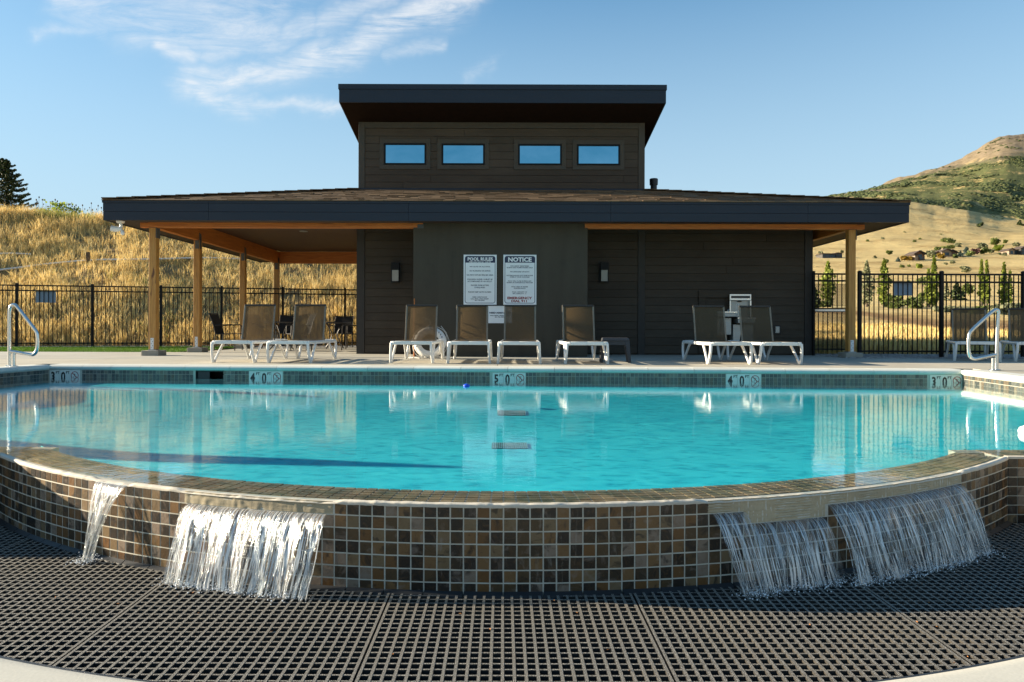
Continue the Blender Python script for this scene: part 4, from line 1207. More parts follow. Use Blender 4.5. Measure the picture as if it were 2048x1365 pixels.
# unseen furled parasol, added on the left side deck to cast a long shadow across the pool floor
pr = empty('shadow_parasol', (-9.0, 6.85, 0), 0, 'added closed pale parasol, unseen on the left side deck, casting the pool floor shadow', 'parasol')
mb = MB(); mb.lathe([(.28, 0), (.28, .05), (.05, .08), (.022, .09), (.022, 1.82), (.0, 1.84)], n=16); mb.build('pole', M['steel'], pr, smooth=True)
mb = MB(); mb.lathe([(.20, .55), (.22, .62), (.19, 1.0), (.15, 1.4), (.05, 1.78), (.0, 1.80)], n=14); mb.build('canopy', M['rope'], pr, smooth=True)
# ================================================================== POOL HOUSE
house = empty('pool_house', (0, 15.2, 0), 0, 'dark brown pool house with a low hip roof and raised clerestory', 'building')
def hb(mb, name, mat, par=None, **k):
    o = mb.build(name, mat, None, **k)
    o.parent = par or house
    base = Vector((0, 15.2, 0)) if par is None else Vector((0, 15.2, 0)) + par.location
    o.location = mb.o - base if par is not None else mb.o - Vector((0, 15.2, 0))
    return o
def hbox(name, mat, a, b, par=None, **k):
    o_ = Vector(((a[0]+b[0])/2, (a[1]+b[1])/2, (a[2]+b[2])/2)); mb = MB(o_); mb.box(a, b); return hb(mb, name, mat, par, **k)
EX0, EX1, EY0, EY1, EZ0, EZ1 = -7.92, 7.99, 13.5, 22.3, 2.71, 3.09
WX0, WX1, WY = -3.26, 6.84, 15.2
# main walls
mb = MB((0, 15.2, 0)); mb.box((WX0+.03, WY+.03, -.02), (WX1-.03, 21.8, 2.97)); hb(mb, 'wall_core', M['siding'])
EXPO = .178
def lap(x0, x1, z, y, name='siding_board', mat='siding', expo=EXPO, th=.016):
    x0 += .002; x1 -= .002
    c = Vector(((x0+x1)/2, y, z)); mb = MB(c)
    mb.hexa([(x0, y-th-.004, z+.002), (x1, y-th-.004, z+.002), (x1, y, z+.002), (x0, y, z+.002), (x0, y-.004, z+expo-.004), (x1, y-.004, z+expo-.004), (x1, y, z+expo-.004), (x0, y, z+expo-.004)])
    return hb(mb, name, M[mat])
sr = random.Random(5)
for i in range(16):
    z = .03 + i*EXPO
    lap(WX0+.16, -1.86, z, WY)
    lap(1.72, 2.975, z, WY)
    # right part, with butt joints
    if sr.random() < .5:
        xj = sr.uniform(4.0, 6.0); lap(3.135, xj, z, WY); lap(xj+.004, WX1-.16, z, WY)
    else: lap(3.135, WX1-.16, z, WY)
for a, b in ((WX0, WX0+.155), (2.98, 3.13), (WX1-.155, WX1)):
    hbox('corner_trim', M['trim'], (a, WY-.03, 0), (b, WY+.02, 2.96), bevel=.002)
hbox('corner_trim', M['trim'], (WX1+.001, WY-.029, 0), (WX1+.02, WY+.15, 2.96)); hbox('corner_trim', M['trim'], (WX0-.02, WY-.029, 0), (WX0-.001, WY+.15, 2.96))
# board formed concrete block wall
CW0, CW1, CWY = -1.853, 1.70, 13.9
hbox('concrete_wall', M['form'], (CW0, CWY, 0), (CW1, 15.18, 2.94), bevel=.01)
px_ = CW0
for i, x in enumerate((-1.05, -.62, -.18, .32, .71, 1.12)):
    hbox('form_seam', M['form'], (x, CWY-.0025, 0.0), (x+.006, CWY+.001, 2.80))
# soffit ring and ceilings
mb = MB((0, 15.2, 0))
mb.box((EX0+.02, EY0+.02, EZ0), (EX1-.02, 13.855, EZ0+.02)); mb.box((EX0+.02, 13.86, EZ0), (-7.26, EY1-.02, EZ0+.02)); mb.box((7.19, 13.86, EZ0), (EX1-.02, EY1-.02, EZ0+.02)); mb.box((-7.25, 21.72, EZ0), (7.18, EY1-.02, EZ0+.02))
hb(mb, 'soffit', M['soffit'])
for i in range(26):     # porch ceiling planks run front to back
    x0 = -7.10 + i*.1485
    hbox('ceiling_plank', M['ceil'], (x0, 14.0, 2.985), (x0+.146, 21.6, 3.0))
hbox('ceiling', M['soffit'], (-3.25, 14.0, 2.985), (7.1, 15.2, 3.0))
# fascia: two lap boards and a drip edge
def fasc(z0, z1, off, name):
    for x0, x1 in ((EX0-off, -5.85), (-5.845, -1.9), (-1.895, 2.1), (2.105, 6.0), (6.005, EX1+off)):
        hbox(name, M['fascia'], (x0, EY0-off, z0), (x1, EY0+.02, z1))
    hbox(name, M['fascia'], (EX0-off, EY0+.021, z0), (EX0+.02, EY1, z1)); hbox(name, M['fascia'], (EX1-.02, EY0+.021, z0), (EX1+off, EY1, z1))
fasc(2.695, 2.862, .010, 'fascia_board'); fasc(2.868, 3.035, .013, 'fascia_board'); fasc(3.038, 3.095, .026, 'drip_edge')
# lower roof: four planes from the eave up to the clerestory
r0 = [(EX0, EY0, 3.09), (EX1, EY0, 3.09), (EX1, EY1, 3.09), (EX0, EY1, 3.09)]
CX0, CX1, CY0, CY1, RZ = -3.26, 3.13, 15.25, 20.6, 3.665
r1 = [(CX0, CY0, RZ), (CX1, CY0, RZ), (CX1, CY1, RZ), (CX0, CY1, RZ)]
mb = MB((0, 15.2, 0)); mb.add(r0 + r1, [(0, 1, 5, 4), (1, 2, 6, 5), (2, 3, 7, 6), (3, 0, 4, 7), (3, 2, 1, 0)]); roof = hb(mb, 'roof', M['shingle'], attr=True)
def rp(v, X):   # point on the front plane
    return Vector((X, EY0-.045 + (CY0-EY0+.045)*v, 3.082 + (RZ-3.082)*v))
nrmf = Vector((0, -(RZ-3.09), (CY0-EY0))).normalized()
rest = MB(); NC = 13; cnt = 0
for c in range(NC):
    v0, v1 = c/NC, (c+1.25)/NC
    xa = EX0-.03 + 4.66*v0; xb = EX1+.03 - 4.86*v0; x = xa
    while x < xb-.05:
        w = min(sr.uniform(.16, .36), xb-x); th = sr.choice((.008, .012, .018))
        p0, p1 = rp(v0, x+.0015), rp(v0, x+w-.0015); q0, q1 = rp(min(v1, 1), x+.0015), rp(min(v1, 1), x+w-.0015)
        lo, hi = .006+th, .004
        vs = [p0, p1, q1, q0, p0+nrmf*lo, p1+nrmf*lo, q1+nrmf*hi, q0+nrmf*hi]
        r = sr.random()
        if cnt < 298:
            m2 = MB((p0+q1)/2); m2.hexa(vs, 0, r); o = m2.build('shingle', M['shingle'], None, attr=True); o.parent = house; o.location = m2.o - Vector((0, 15.2, 0))
        else: rest.hexa(vs, 0, r)
        cnt += 1; x += w
rest.o = Vector((0, 15.2, 0)); rest.v = [tuple(Vector(v)-rest.o) for v in rest.v]
o_ = hb(rest, 'shingles', M['shingle'], attr=True); tag(o_, kind='stuff')
# hip caps
for (e, c) in ((Vector((EX0-.02, EY0-.03, 3.10)), Vector((CX0, CY0, RZ+.012))), (Vector((EX1+.02, EY0-.03, 3.10)), Vector((CX1, CY0, RZ+.012)))):
    n = 19; d = (c-e)
    for i in range(n):
        a = e + d*(i/n); b = e + d*((i+1.2)/n if i < n-1 else 1)
        m2 = MB((a+b)/2); m2.bar(a+Vector((0, 0, .016)), b+Vector((0, 0, .002)), .22, .016, r=sr.random()); o = m2.build('hip_cap', M['shingle'], None, attr=True); o.parent = house; o.location = m2.o - Vector((0, 15.2, 0))
# clerestory
CT = 5.175
def slope_z(y, z=5.33, y0=14.36): return z - .176*(y-y0)
mb = MB((0, 15.2, 0))
zf, zb = slope_z(CY0+.03), slope_z(CY1)
mb.hexa([(CX0+.02, CY0+.03, 3.5), (CX1-.02, CY0+.03, 3.5), (CX1-.02, CY1, 3.5), (CX0+.02, CY1, 3.5), (CX0+.02, CY0+.03, zf), (CX1-.02, CY0+.03, zf), (CX1-.02, CY1, zb), (CX0+.02, CY1, zb)])
hb(mb, 'clerestory_core', M['clad'])
def cz(y): return CH + (CY-y)*CY0/F
def cxp(x, y=320):
    xu, _ = unroll(x, y); return (xu-CX)*CY0/F
rows_z = [257.6, 273.3, 288, 303.8, 319, 335, 351, 365.3, 377.3]
joints = {0: [929], 1: [759, 874, 1027], 2: [], 3: [], 4: [], 5: [], 6: [861, 977, 1248], 7: [806], }
for i in range(8):
    zt, zb_ = cz(rows_z[i]), cz(rows_z[i+1]); xs_ = [CX0+.14] + [cxp(x) for x in joints[i]] + [CX1-.14]
    for a, b in zip(xs_[:-1], xs_[1:]):
        hbox('plank', M['clad'], (a+.003, CY0, zb_+.004), (b-.003, CY0+.028, zt-.004))
hbox('clerestory_trim', M['cladtrim'], (CX0, CY0-.016, 3.62), (CX0+.138, CY0+.03, CT), bevel=.002); hbox('clerestory_trim', M['cladtrim'], (CX1-.138, CY0-.016, 3.62), (CX1, CY0+.03, CT), bevel=.002)
hbox('clerestory_trim', M['cladtrim'], (CX0+.14, CY0-.014, cz(257.2)), (CX1-.14, CY0+.03, CT), bevel=.002)
hbox('clerestory_trim', M['cladtrim'], (CX0+.14, CY0-.014, 3.64), (CX1-.14, CY0+.03, cz(378.3)), bevel=.002)
for s, X in ((-1, CX0), (1, CX1)):
    for i in range(9):
        z = 3.62+i*.172; hbox('plank', M['clad'], (X-.001 if s > 0 else X-.012, CY0+.04, z), (X+.012 if s > 0 else X+.001, CY1, min(z+.166, slope_z(CY1)-.02)))
hbox('base_flashing', M['fascia'], (CX0-.02, CY0-.03, 3.655), (CX1+.02, CY0-.017, 3.70))
for k, (a, b) in enumerate(((759.5, 861), (874.8, 978), (1027.8, 1132), (1145.3, 1248.5))):
    X0, X1 = cxp(a), cxp(b); Z1, Z0 = cz(280+.003*(CX-a)*-1), cz(339.5)
    cxm = (X0+X1)/2; w = empty('window', (0, 0, 0)); w.parent = house; w.location = (cxm, CY0-15.2, (Z0+Z1)/2)
    def wb(name, mat, x0, y0, z0, x1, y1, z1, **kk):
        m2 = MB((cxm, CY0, (Z0+Z1)/2)); m2.box((x0, y0, z0), (x1, y1, z1)); o = m2.build(name, mat, None, **kk); o.parent = w; o.location = (0, 0, 0); return o
    t = .095; y1 = CY0-.0005
    wb('casing', M['cladtrim'], X0, CY0-.020, Z1-t, X1, y1, Z1); wb('casing', M['cladtrim'], X0, CY0-.020, Z0, X1, y1, Z0+t)
    wb('casing', M['cladtrim'], X0, CY0-.0195, Z0+t+.001, X0+t, y1, Z1-t-.001); wb('casing', M['cladtrim'], X1-t, CY0-.0195, Z0+t+.001, X1, y1, Z1-t-.001)
    a0, a1, b0, b1 = X0+t+.004, X1-t-.004, Z0+t+.004, Z1-t-.004; f = .034
    for (p, q_) in (((a0, b1-f), (a1, b1)), ((a0, b0), (a1, b0+f)), ((a0, b0+f+.001), (a0+f, b1-f-.001)), ((a1-f, b0+f+.001), (a1, b1-f-.001))):
        wb('frame', M['black'], p[0], CY0-.030, p[1], q_[0], y1, q_[1])
    wb('pane', M['darkglass'], a0+f, CY0-.008, b0+f, a1-f, CY0-.003, b1-f)
# upper shed roof
UX0, UX1, UY0, UY1 = -3.485, 3.395, 14.36, 21.4
def shed(x0, x1, y0, y1, z0, z1, name, mat, **k):
    mb = MB((0, 15.2, 0)); s = .176
    mb.hexa([(x0, y0, z0-s*(y0-UY0)), (x1, y0, z0-s*(y0-UY0)), (x1, y1, z0-s*(y1-UY0)), (x0, y1, z0-s*(y1-UY0)), (x0, y0, z1-s*(y0-UY0)), (x1, y0, z1-s*(y0-UY0)), (x1, y1, z1-s*(y1-UY0)), (x0, y1, z1-s*(y1-UY0))])
    return hb(mb, name, mat, **k)
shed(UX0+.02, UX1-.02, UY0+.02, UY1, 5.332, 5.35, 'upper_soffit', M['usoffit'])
shed(UX0, UX1, UY0+.01, UY1, 5.62, 5.69, 'upper_roof', M['vent'])
mb = MB((0, 15.2, 0)); mb.box((UX0, UY0, 5.325), (UX1, UY0+.02, 5.60)); hb(mb, 'upper_fascia', M['fascia'])
mb = MB((0, 15.2, 0)); mb.box((UX0-.015, UY0-.016, 5.602), (UX1+.015, UY0+.03, 5.708)); hb(mb, 'upper_fascia_cap', M['fascia'])
shed(UX0, UX0+.02, UY0+.021, UY1, 5.325, 5.60, 'upper_side_fascia', M['fascia']); shed(UX1-.02, UX1, UY0+.021, UY1, 5.325, 5.60, 'upper_side_fascia', M['fascia'])
shed(UX0-.015, UX0+.03, UY0+.031, UY1, 5.602, 5.708, 'upper_side_cap', M['fascia']); shed(UX1-.03, UX1+.015, UY0+.031, UY1, 5.602, 5.708, 'upper_side_cap', M['fascia'])
# beams
BZ0, BZ1 = 2.615, 2.984
hbox('beam', M['beam_x'], (-7.42, 13.88, BZ0), (-1.66, 13.895, BZ1)) if False else None
hbox('beam', M['beam_x'], (-7.42, 13.90, BZ0), (CW0-.002, 14.03, BZ1), bevel=.003); hbox('beam', M['beam_x'], (CW1+.002, 13.90, BZ0), (7.34, 14.03, BZ1), bevel=.003)
hbox('beam', M['beam_x'], (CW0+.0, 13.86, BZ0+.01), (CW0+.20, 13.899, BZ1)); hbox('beam', M['beam_x'], (CW1-.06, 13.86, BZ0+.01), (CW1, 13.899, BZ1))
hbox('beam_shoe', M['greybracket'], (CW0+.09, 13.852, BZ0-.01), (CW0+.215, 13.8595, BZ0+.07))
hbox('beam', M['beam_y'], (-7.245, 14.04, BZ0), (-7.115, 21.6, BZ1), bevel=.003); hbox('beam', M['beam_y'], (7.04, 14.04, BZ0), (7.17, 21.6, BZ1), bevel=.003)
hbox('beam', M['beam_x'], (-7.24, 21.605, BZ0), (WX0-.03, 21.72, BZ1), bevel=.003)
# posts
def post(X, Y, front=False):
    p = empty('post', (0, 0, 0)); p.parent = house; p.location = (X, Y-15.2, 0)
    def pb(name, mat, a, b, **k):
        m2 = MB((0, 0, 0)); m2.box(a, b); o = m2.build(name, mat, None, **k); o.parent = p; return o
    h = .072
    pb('footing', M['pad'], (-.175, -.175, -.005), (.175, .175, .105), bevel=.012)
    pb('shaft', M['wood'], (-h, -h, .125), (h, h, BZ0-.003), bevel=.006)
    pb('standoff', M['galv'], (-.08, -.08, .105), (.08, .08, .125))
    for s in (-1, 1):
        pb('base_plate', M['white' if s < 0 else 'galv'], (-.032, s*(h+.003)-.003, .125), (.032, s*(h+.003)+.003, .36))
    for k in range(5):
        m2 = MB(); m2.cyl((-.013+.026*(k % 2), -h-.006, .16+k*.042), (-.013+.026*(k % 2), -h-.012, .16+k*.042), .007, n=6); o = m2.build('bolt', M['black'], None); o.parent = p
    if front:
        pb('cap_bracket', M['greybracket'], (-h-.012, -h-.012, BZ0-.002), (h+.012, -h-.003, BZ0+.09))
        pb('cap_bracket', M['greybracket'], (h+.002, -h-.012, BZ0-.21), (h+.012, h, BZ0+.06))
    else:
        pb('cap_bracket', M['greybracket'], (h-.035, -h-.012, BZ0-.002), (h+.010, -h-.002, BZ0+.17)); pb('cap_bracket', M['greybracket'], (-.03, -h-.012, BZ0-.20), (.06, -h-.002, BZ0-.003))
        pb('cap_bracket', M['greybracket'], (h+.002, -h, BZ0-.20), (h+.010, 0, BZ0+.15))
for Y in (14.0, 16.0, 18.78, 21.55): post(-7.18, Y, Y == 14.0)
post(7.105, 14.0, True); post(7.105, 18.6); post(7.105, 21.55)
# roof vent
rv = empty('roof_vent', (3.50, 16.0, 3.55), 0, 'short black roof vent pipe right of the clerestory', 'roof vent')
mb = MB(); mb.cyl((0, 0, 0), (0, 0, .43), .075, n=20); mb.build('pipe', M['vent'], rv, smooth=True)
mb = MB(); mb.lathe([(.095, .40), (.098, .53), (.085, .545), (.0, .55)], n=20); mb.build('cap', M['vent'], rv, smooth=True)

# ------------------------------------------------------------------ wall lamps
wl = None
for (x, lab) in ((791.7, 'dark box wall lamp with frosted lower half, left of the concrete wall'), (1207.8, 'dark box wall lamp with frosted lower half, right of the concrete wall')):
    pos = P(x, 545.5, 15.16); 
    if wl is None:
        wl = empty('wall_lamp', pos, 0, lab, 'wall lamp', 'wall lamps beside the concrete wall')
        mb = MB(); mb.box((-.11, .010, -.24), (.11, .03, .25)); mb.build('back_plate', M['trim'], wl)
        mb = MB(); mb.box((-.09, -.095, .05), (.09, .009, .215)); mb.box((-.09, -.095, -.215), (-.072, .009, .049)); mb.box((.072, -.095, -.215), (.09, .009, .049)); mb.box((-.071, -.095, -.215), (.071, .009, -.198)); mb.build('housing', M['black'], wl, bevel=.003)
        mb = MB(); mb.box((-.070, -.088, -.197), (.070, .0, .048)); mb.build('lens', M['lampface'], wl)
    else: dup(wl, pos, label=lab)
# ------------------------------------------------------------------ signs
def rrect(x0, z0, x1, z1, r, n=5):
    pts = []
    for cx_, cz_, a0 in ((x1-r, z1-r, 0), (x0+r, z1-r, 90), (x0+r, z0+r, 180), (x1-r, z0+r, 270)):
        for i in range(n+1): a = R_(a0+90*i/n); pts.append((cx_+r*cos(a), cz_+r*sin(a)))
    return pts
def face(mb, pts, y): mb.add([(p[0], y, p[1]) for p in pts], [tuple(range(len(pts)))])
S139 = 13.885/F
def sign(x0, y0, x1, y1, lab, head, lines, zoomw, foot=None):
    a = P(x0, y1, 13.885); b = P(x1, y0, 13.885); c = (a+b)/2
    w, h = (b.x-a.x)/2, (b.z-a.z)/2
    r = empty('notice_sign', (c.x, CWY-.002, c.z), 0, lab, 'sign', 'printed notices on the concrete wall')
    mb = MB(); mb.box((-w, -.012, -h), (w, .0, h)); mb.build('panel', M['signwhite'], r)
    if head:
        mb = MB(); m_ = .026*w/.33
        outer = rrect(-w+m_, -h+m_, w-m_, h-m_, .05); inner = rrect(-w+m_+.010, -h+m_+.010, w-m_-.010, h-.150*h/.5, .042); 
        face(mb, outer, -.0128); mb.build('navy_border', M['signnavy'], r)
        mb = MB(); hl = h-.155*h/.5-.005
        pts = [(-w+m_+.011, hl), (-w+m_+.011, -h+m_+.05)] + [p for p in rrect(-w+m_+.011, -h+m_+.011, w-m_-.011, h, .04)[12:24]] + [(w-m_-.011, hl)]
        pts = [p for p in rrect(-w+m_+.011, -h+m_+.011, w-m_-.011, h, .04)[12:24]] + [(w-m_-.011, hl), (-w+m_+.011, hl)]
        face(mb, pts, -.0134); mb.build('white_field', M['signwhite'], r)
    sx_, sz_ = 2*w/zoomw[2], 2*h/zoomw[3]
    def put(s, zx, zy, size, mat, name, bold=0, sxx=1.0):
        mb = MB(); text_faces(mb, s, -w + (zx-zoomw[0])*sx_, h - (zy-zoomw[1])*sz_ - size*.34, size, bold, y=-.0142, sx=sxx); mb.build(name, M[mat], r)
    for s, zx, zy, cap, wd, mat, bold in lines:
        size = cap*sz_/.70
        # fit width
        cu = bpy.data.curves.new('t', 'FONT'); cu.body = s; cu.size = size; cu.offset = bold; o = bpy.data.objects.new('t', cu); C.objects.link(o); bpy.context.view_layer.update(); tw = o.dimensions.x; bpy.data.objects.remove(o); bpy.data.curves.remove(cu)
        put(s, zx, zy, size, mat, 'lettering', bold, wd*sx_/max(tw, 1e-3))
    return r
L1 = [('POOL RULES', 484, 230, 50, 410, 'signwhite', .004), ('OPEN DAILY 8:00 AM - 10:00 PM', 480, 277, 17, 352, 'signwhite', .0012),
      ('NO GLASS OR ALCOHOL', 482, 352, 18, 330, 'ink', .001), ('NO RUNNING OR DIVING', 482, 420, 20, 338, 'ink', .001), ('NO PETS WITHIN FENCED AREA', 482, 487, 20, 430, 'ink', .001),
      ('CHILDREN UNDER 14 MUST BE', 480, 556, 20, 412, 'ink', .001), ('ACCOMPANIED BY AN ADULT', 480, 589, 20, 400, 'ink', .001), ('PROPER SWIM ATTIRE', 480, 652, 20, 290, 'ink', .001), ('IS REQUIRED', 480, 686, 20, 172, 'ink', .001),
      ('PLEASE KEEP GATE CLOSED', 478, 760, 20, 375, 'ink', .001), ('NEED ASSISTANCE?', 480, 841, 16, 238, 'ink', .001), ('CALL PEAK 2 PEAK MGMT', 478, 870, 16, 296, 'ink', .001), ('801-745-2009', 478, 893, 16, 160, 'ink', .001)]
sign(927, 510, 993.4, 609.6, 'white and navy sign headed POOL RULES, left of the two large signs', True, L1, (216, 160, 537, 802))
L2 = [('NOTICE', 1120, 241, 66, 380, 'signwhite', .005), ('FOR USE BY REGISTERED', 1120, 345, 16, 300, 'ink', .001), ('GUESTS AND HOMEOWNERS ONLY', 1120, 370, 16, 425, 'ink', .001), ('NO LIFEGUARD ON DUTY', 1120, 436, 16, 310, 'ink', .001),
      ('BATHERS SHOULD NOT SWIM ALONE', 1120, 496, 16, 425, 'ink', .001), ('SWIM AT YOUR OWN RISK', 1120, 521, 16, 320, 'ink', .001), ('POOL WILL CLOSE DURING ANY', 1120, 585, 16, 380, 'ink', .001), ('SEVERE OR DANGEROUS WEATHER', 1120, 610, 16, 425, 'ink', .001),
      ('POOL AREA IS UNDER', 1120, 676, 16, 268, 'ink', .001), ('SURVEILLANCE', 1120, 701, 16, 185, 'ink', .001), ('POOL CAPACITY  27', 1118, 760, 16, 240, 'ink', .001), ('SPA CAPACITY  11', 1118, 786, 16, 218, 'ink', .001),
      ('EMERGENCY', 1117, 856, 36, 402, 'signred', .003), ('DIAL 911', 1115, 904, 36, 252, 'signred', .003)]
sign(1006.5, 510, 1073, 609.8, 'white and navy sign headed NOTICE, right of the two large signs', True, L2, (855, 163, 535, 800))
s3 = sign(976.5, 613.5, 1024, 646.8, 'small white NEED ASSISTANCE sign half hidden behind the middle loungers', False,
     [('NEED ASSISTANCE?', 805, 1092, 24, 338, 'ink', .002), ('CALL PEAK 2 PEAK MGMT', 795, 1136, 14, 300, 'ink', .001), ('801-745-2009', 797, 1160, 14, 152, 'ink', .001)], (618, 990, 372, 268))
mb = MB(); mb.box((-.25, -.03, .168), (.25, -.012, .180)); mb.build('top_rail', M['signwhite'], s3)

# ------------------------------------------------------------------ drinking fountain
fp = P(1477.5, 657, 15.16)
recess = empty('fountain_frame', (0, 0, 0)); recess.parent = house
def f_(x0, y0, x1, y1, d0, d1, name, mat, par, org, **k):
    a = P(x0, y1, 15.16); b = P(x1, y0, 15.16); m2 = MB(org); m2.box((a.x, 15.19-d1, a.z), (b.x, 15.19-d0, b.z)); o = m2.build(name, mat, None, **k); o.parent = par
    o.location = (0, 0, 0); return o
O0 = (0, 15.2, 0)
for r_ in ((1397.5, 582.5, 1510.5, 595.5), (1397.5, 596, 1410, 706), (1498.5, 596, 1510.5, 706)):
    f_(*r_, .02, .045, 'trim', M['siding'], recess, O0)
org = (fp.x, 15.18, 0)
ft = empty('drinking_fountain', org, 0, 'stainless bottle filler and drinking fountain on the right wall', 'fountain')
f_(1456.5, 589, 1499.5, 601.5, .03, .13, 'filler_head', M['steel'], ft, org, bevel=.006)
f_(1456.5, 602, 1459, 634, .03, .128, 'filler_side', M['steel'], ft, org); f_(1496.8, 602, 1499.5, 634, .03, .128, 'filler_side', M['steel'], ft, org)
f_(1459.2, 592.5, 1496.8, 597.5, .131, .135, 'display', M['screen'], ft, org, bevel=.002)
f_(1459.2, 602, 1496.6, 634, .03, .06, 'alcove', M['steelgrey'], ft, org)
f_(1474, 602, 1481, 604.5, .06, .10, 'nozzle', M['black'], ft, org)
a = P(1476, 619, 15.1); mb = MB((fp.x, 15.18, 0))
for (p, q_) in (((-.03, .09), (-.03, -.11)), ((-.03, -.11), (.03, -.11)), ((.03, -.11), (.03, .09)), ((.03, .09), (.012, .12)), ((.012, .12), (.012, .16)), ((-.03, .09), (-.012, .12)), ((-.012, .12), (-.012, .16))):
    mb.bar((a.x+p[0], 15.128, a.z+p[1]), (a.x+q_[0], 15.128, a.z+q_[1]), .004, .003)
o = mb.build('bottle_mark', M['signwhite'], None); o.parent = ft; o.location = (0, 0, 0)
f_(1424, 624.5, 1463, 626.5, .03, .40, 'basin_rim', M['steel'], ft, org); f_(1425, 626.8, 1462, 634.5, .03, .39, 'basin', M['steelgrey'], ft, org, bevel=.01)
f_(1464, 636, 1500, 638, .03, .40, 'basin_rim', M['steel'], ft, org); f_(1465, 638.3, 1499, 647, .03, .39, 'basin', M['steelgrey'], ft, org, bevel=.01)
f_(1428, 636.5, 1456, 670, .03, .26, 'cabinet', M['steelgrey'], ft, org, bevel=.01); f_(1459, 649.5, 1499, 683, .03, .26, 'cabinet', M['steelgrey'], ft, org, bevel=.01)
b = P(1456, 624, 15.0); mb = MB(org); mb.tube([(b.x, 15.0, b.z), (b.x, 15.0, b.z+.04), (b.x+.02, 14.98, b.z+.055)], .012, 8); o = mb.build('bubbler', M['steel'], None, smooth=True); o.parent = ft; o.location = (0, 0, 0)
# outlet box
op = P(1553.5, 660, 15.17)
ob = empty('outlet_box', op, 0, 'small grey outlet box low on the right wall', 'outlet')
mb = MB(); mb.box((-.085, -.02, -.10), (.085, .0, .10)); mb.build('plate', M['trim'], ob, bevel=.004)
mb = MB(); mb.box((-.045, -.05, -.075), (.045, -.021, .075)); mb.build('cover', M['steelgrey'], ob, bevel=.008)
# security light under the left eave
sp = P(241, 447.5, 13.72)
sc_ = empty('security_light', (sp.x, 13.72, 2.708), 0, 'white twin head security light under the left corner of the eave', 'light')
mb = MB(); mb.cyl((0, 0, 0), (0, 0, -.035), .085, .07, 18); mb.tube([(.0, 0, -.03), (.02, 0, -.10), (-.01, -.01, -.16)], .032, 10); mb.build('mount', M['white'], sc_, smooth=True)
mb = MB(); mb.tube([(.02, 0, -.15), (-.07, -.03, -.165), (-.155, -.05, -.15), (-.16, -.05, -.149)], .05, 12, rads=[.04, .058, .062, .03]); mb.build('lamp_head', M['white'], sc_, smooth=True)
mb = MB(); mb.ball((.055, -.02, -.235), (.042, .042, .048), 14, 10); mb.cyl((.03, 0, -.17), (.05, -.01, -.21), .022); mb.build('sensor', M['white'], sc_, smooth=True)
# recessed downlight in the porch ceiling, reaching pole leaning behind the block
dl = P(613, 473, 0); d_ = empty('ceiling_downlight', (-5.0, 17.0, 2.984), 0, 'round recessed downlight in the porch ceiling', 'light')
mb = MB(); mb.lathe([(.10, -.012), (.105, -.004), (.105, 0)], n=20); mb.build('trim_ring', M['galv'], d_, smooth=True)

# ================================================================== LOUNGERS
def sweep(mb, pts, w, hs, mi=0):
    # rectangular section along a curve in the local YZ plane; w is the width along x (list or number)
    k = len(pts); vs = []; fs = []
    for i, p in enumerate(pts):
        p = Vector(p); a = Vector(pts[max(i-1, 0)]); b = Vector(pts[min(i+1, k-1)]); d = (b-a).normalized()
        n = Vector((1, 0, 0)).cross(d).normalized(); h = hs[i] if hasattr(hs, '__len__') else hs; c = h*.28; ww = w/2
        for (sx, sn) in ((-ww, -h/2+c), (-ww+c*.6, -h/2), (ww-c*.6, -h/2), (ww, -h/2+c), (ww, h/2-c), (ww-c*.6, h/2), (-ww+c*.6, h/2), (-ww, h/2-c)):
            vs.append(p + Vector((sx, 0, 0)) + n*sn)
    for i in range(k-1):
        for j in range(8): fs.append((i*8+j, i*8+(j+1) % 8, (i+1)*8+(j+1) % 8, (i+1)*8+j))
    fs.append(tuple(range(7, -1, -1))); fs.append(tuple((k-1)*8+j for j in range(8)))
    mb.add(vs, fs, mi)
def bez(a, b, c, n=7):
    a, b, c = Vector(a), Vector(b), Vector(c)
    return [a*(1-t)**2 + b*2*t*(1-t) + c*t*t for t in (i/(n-1) for i in range(n))]
LW = .325
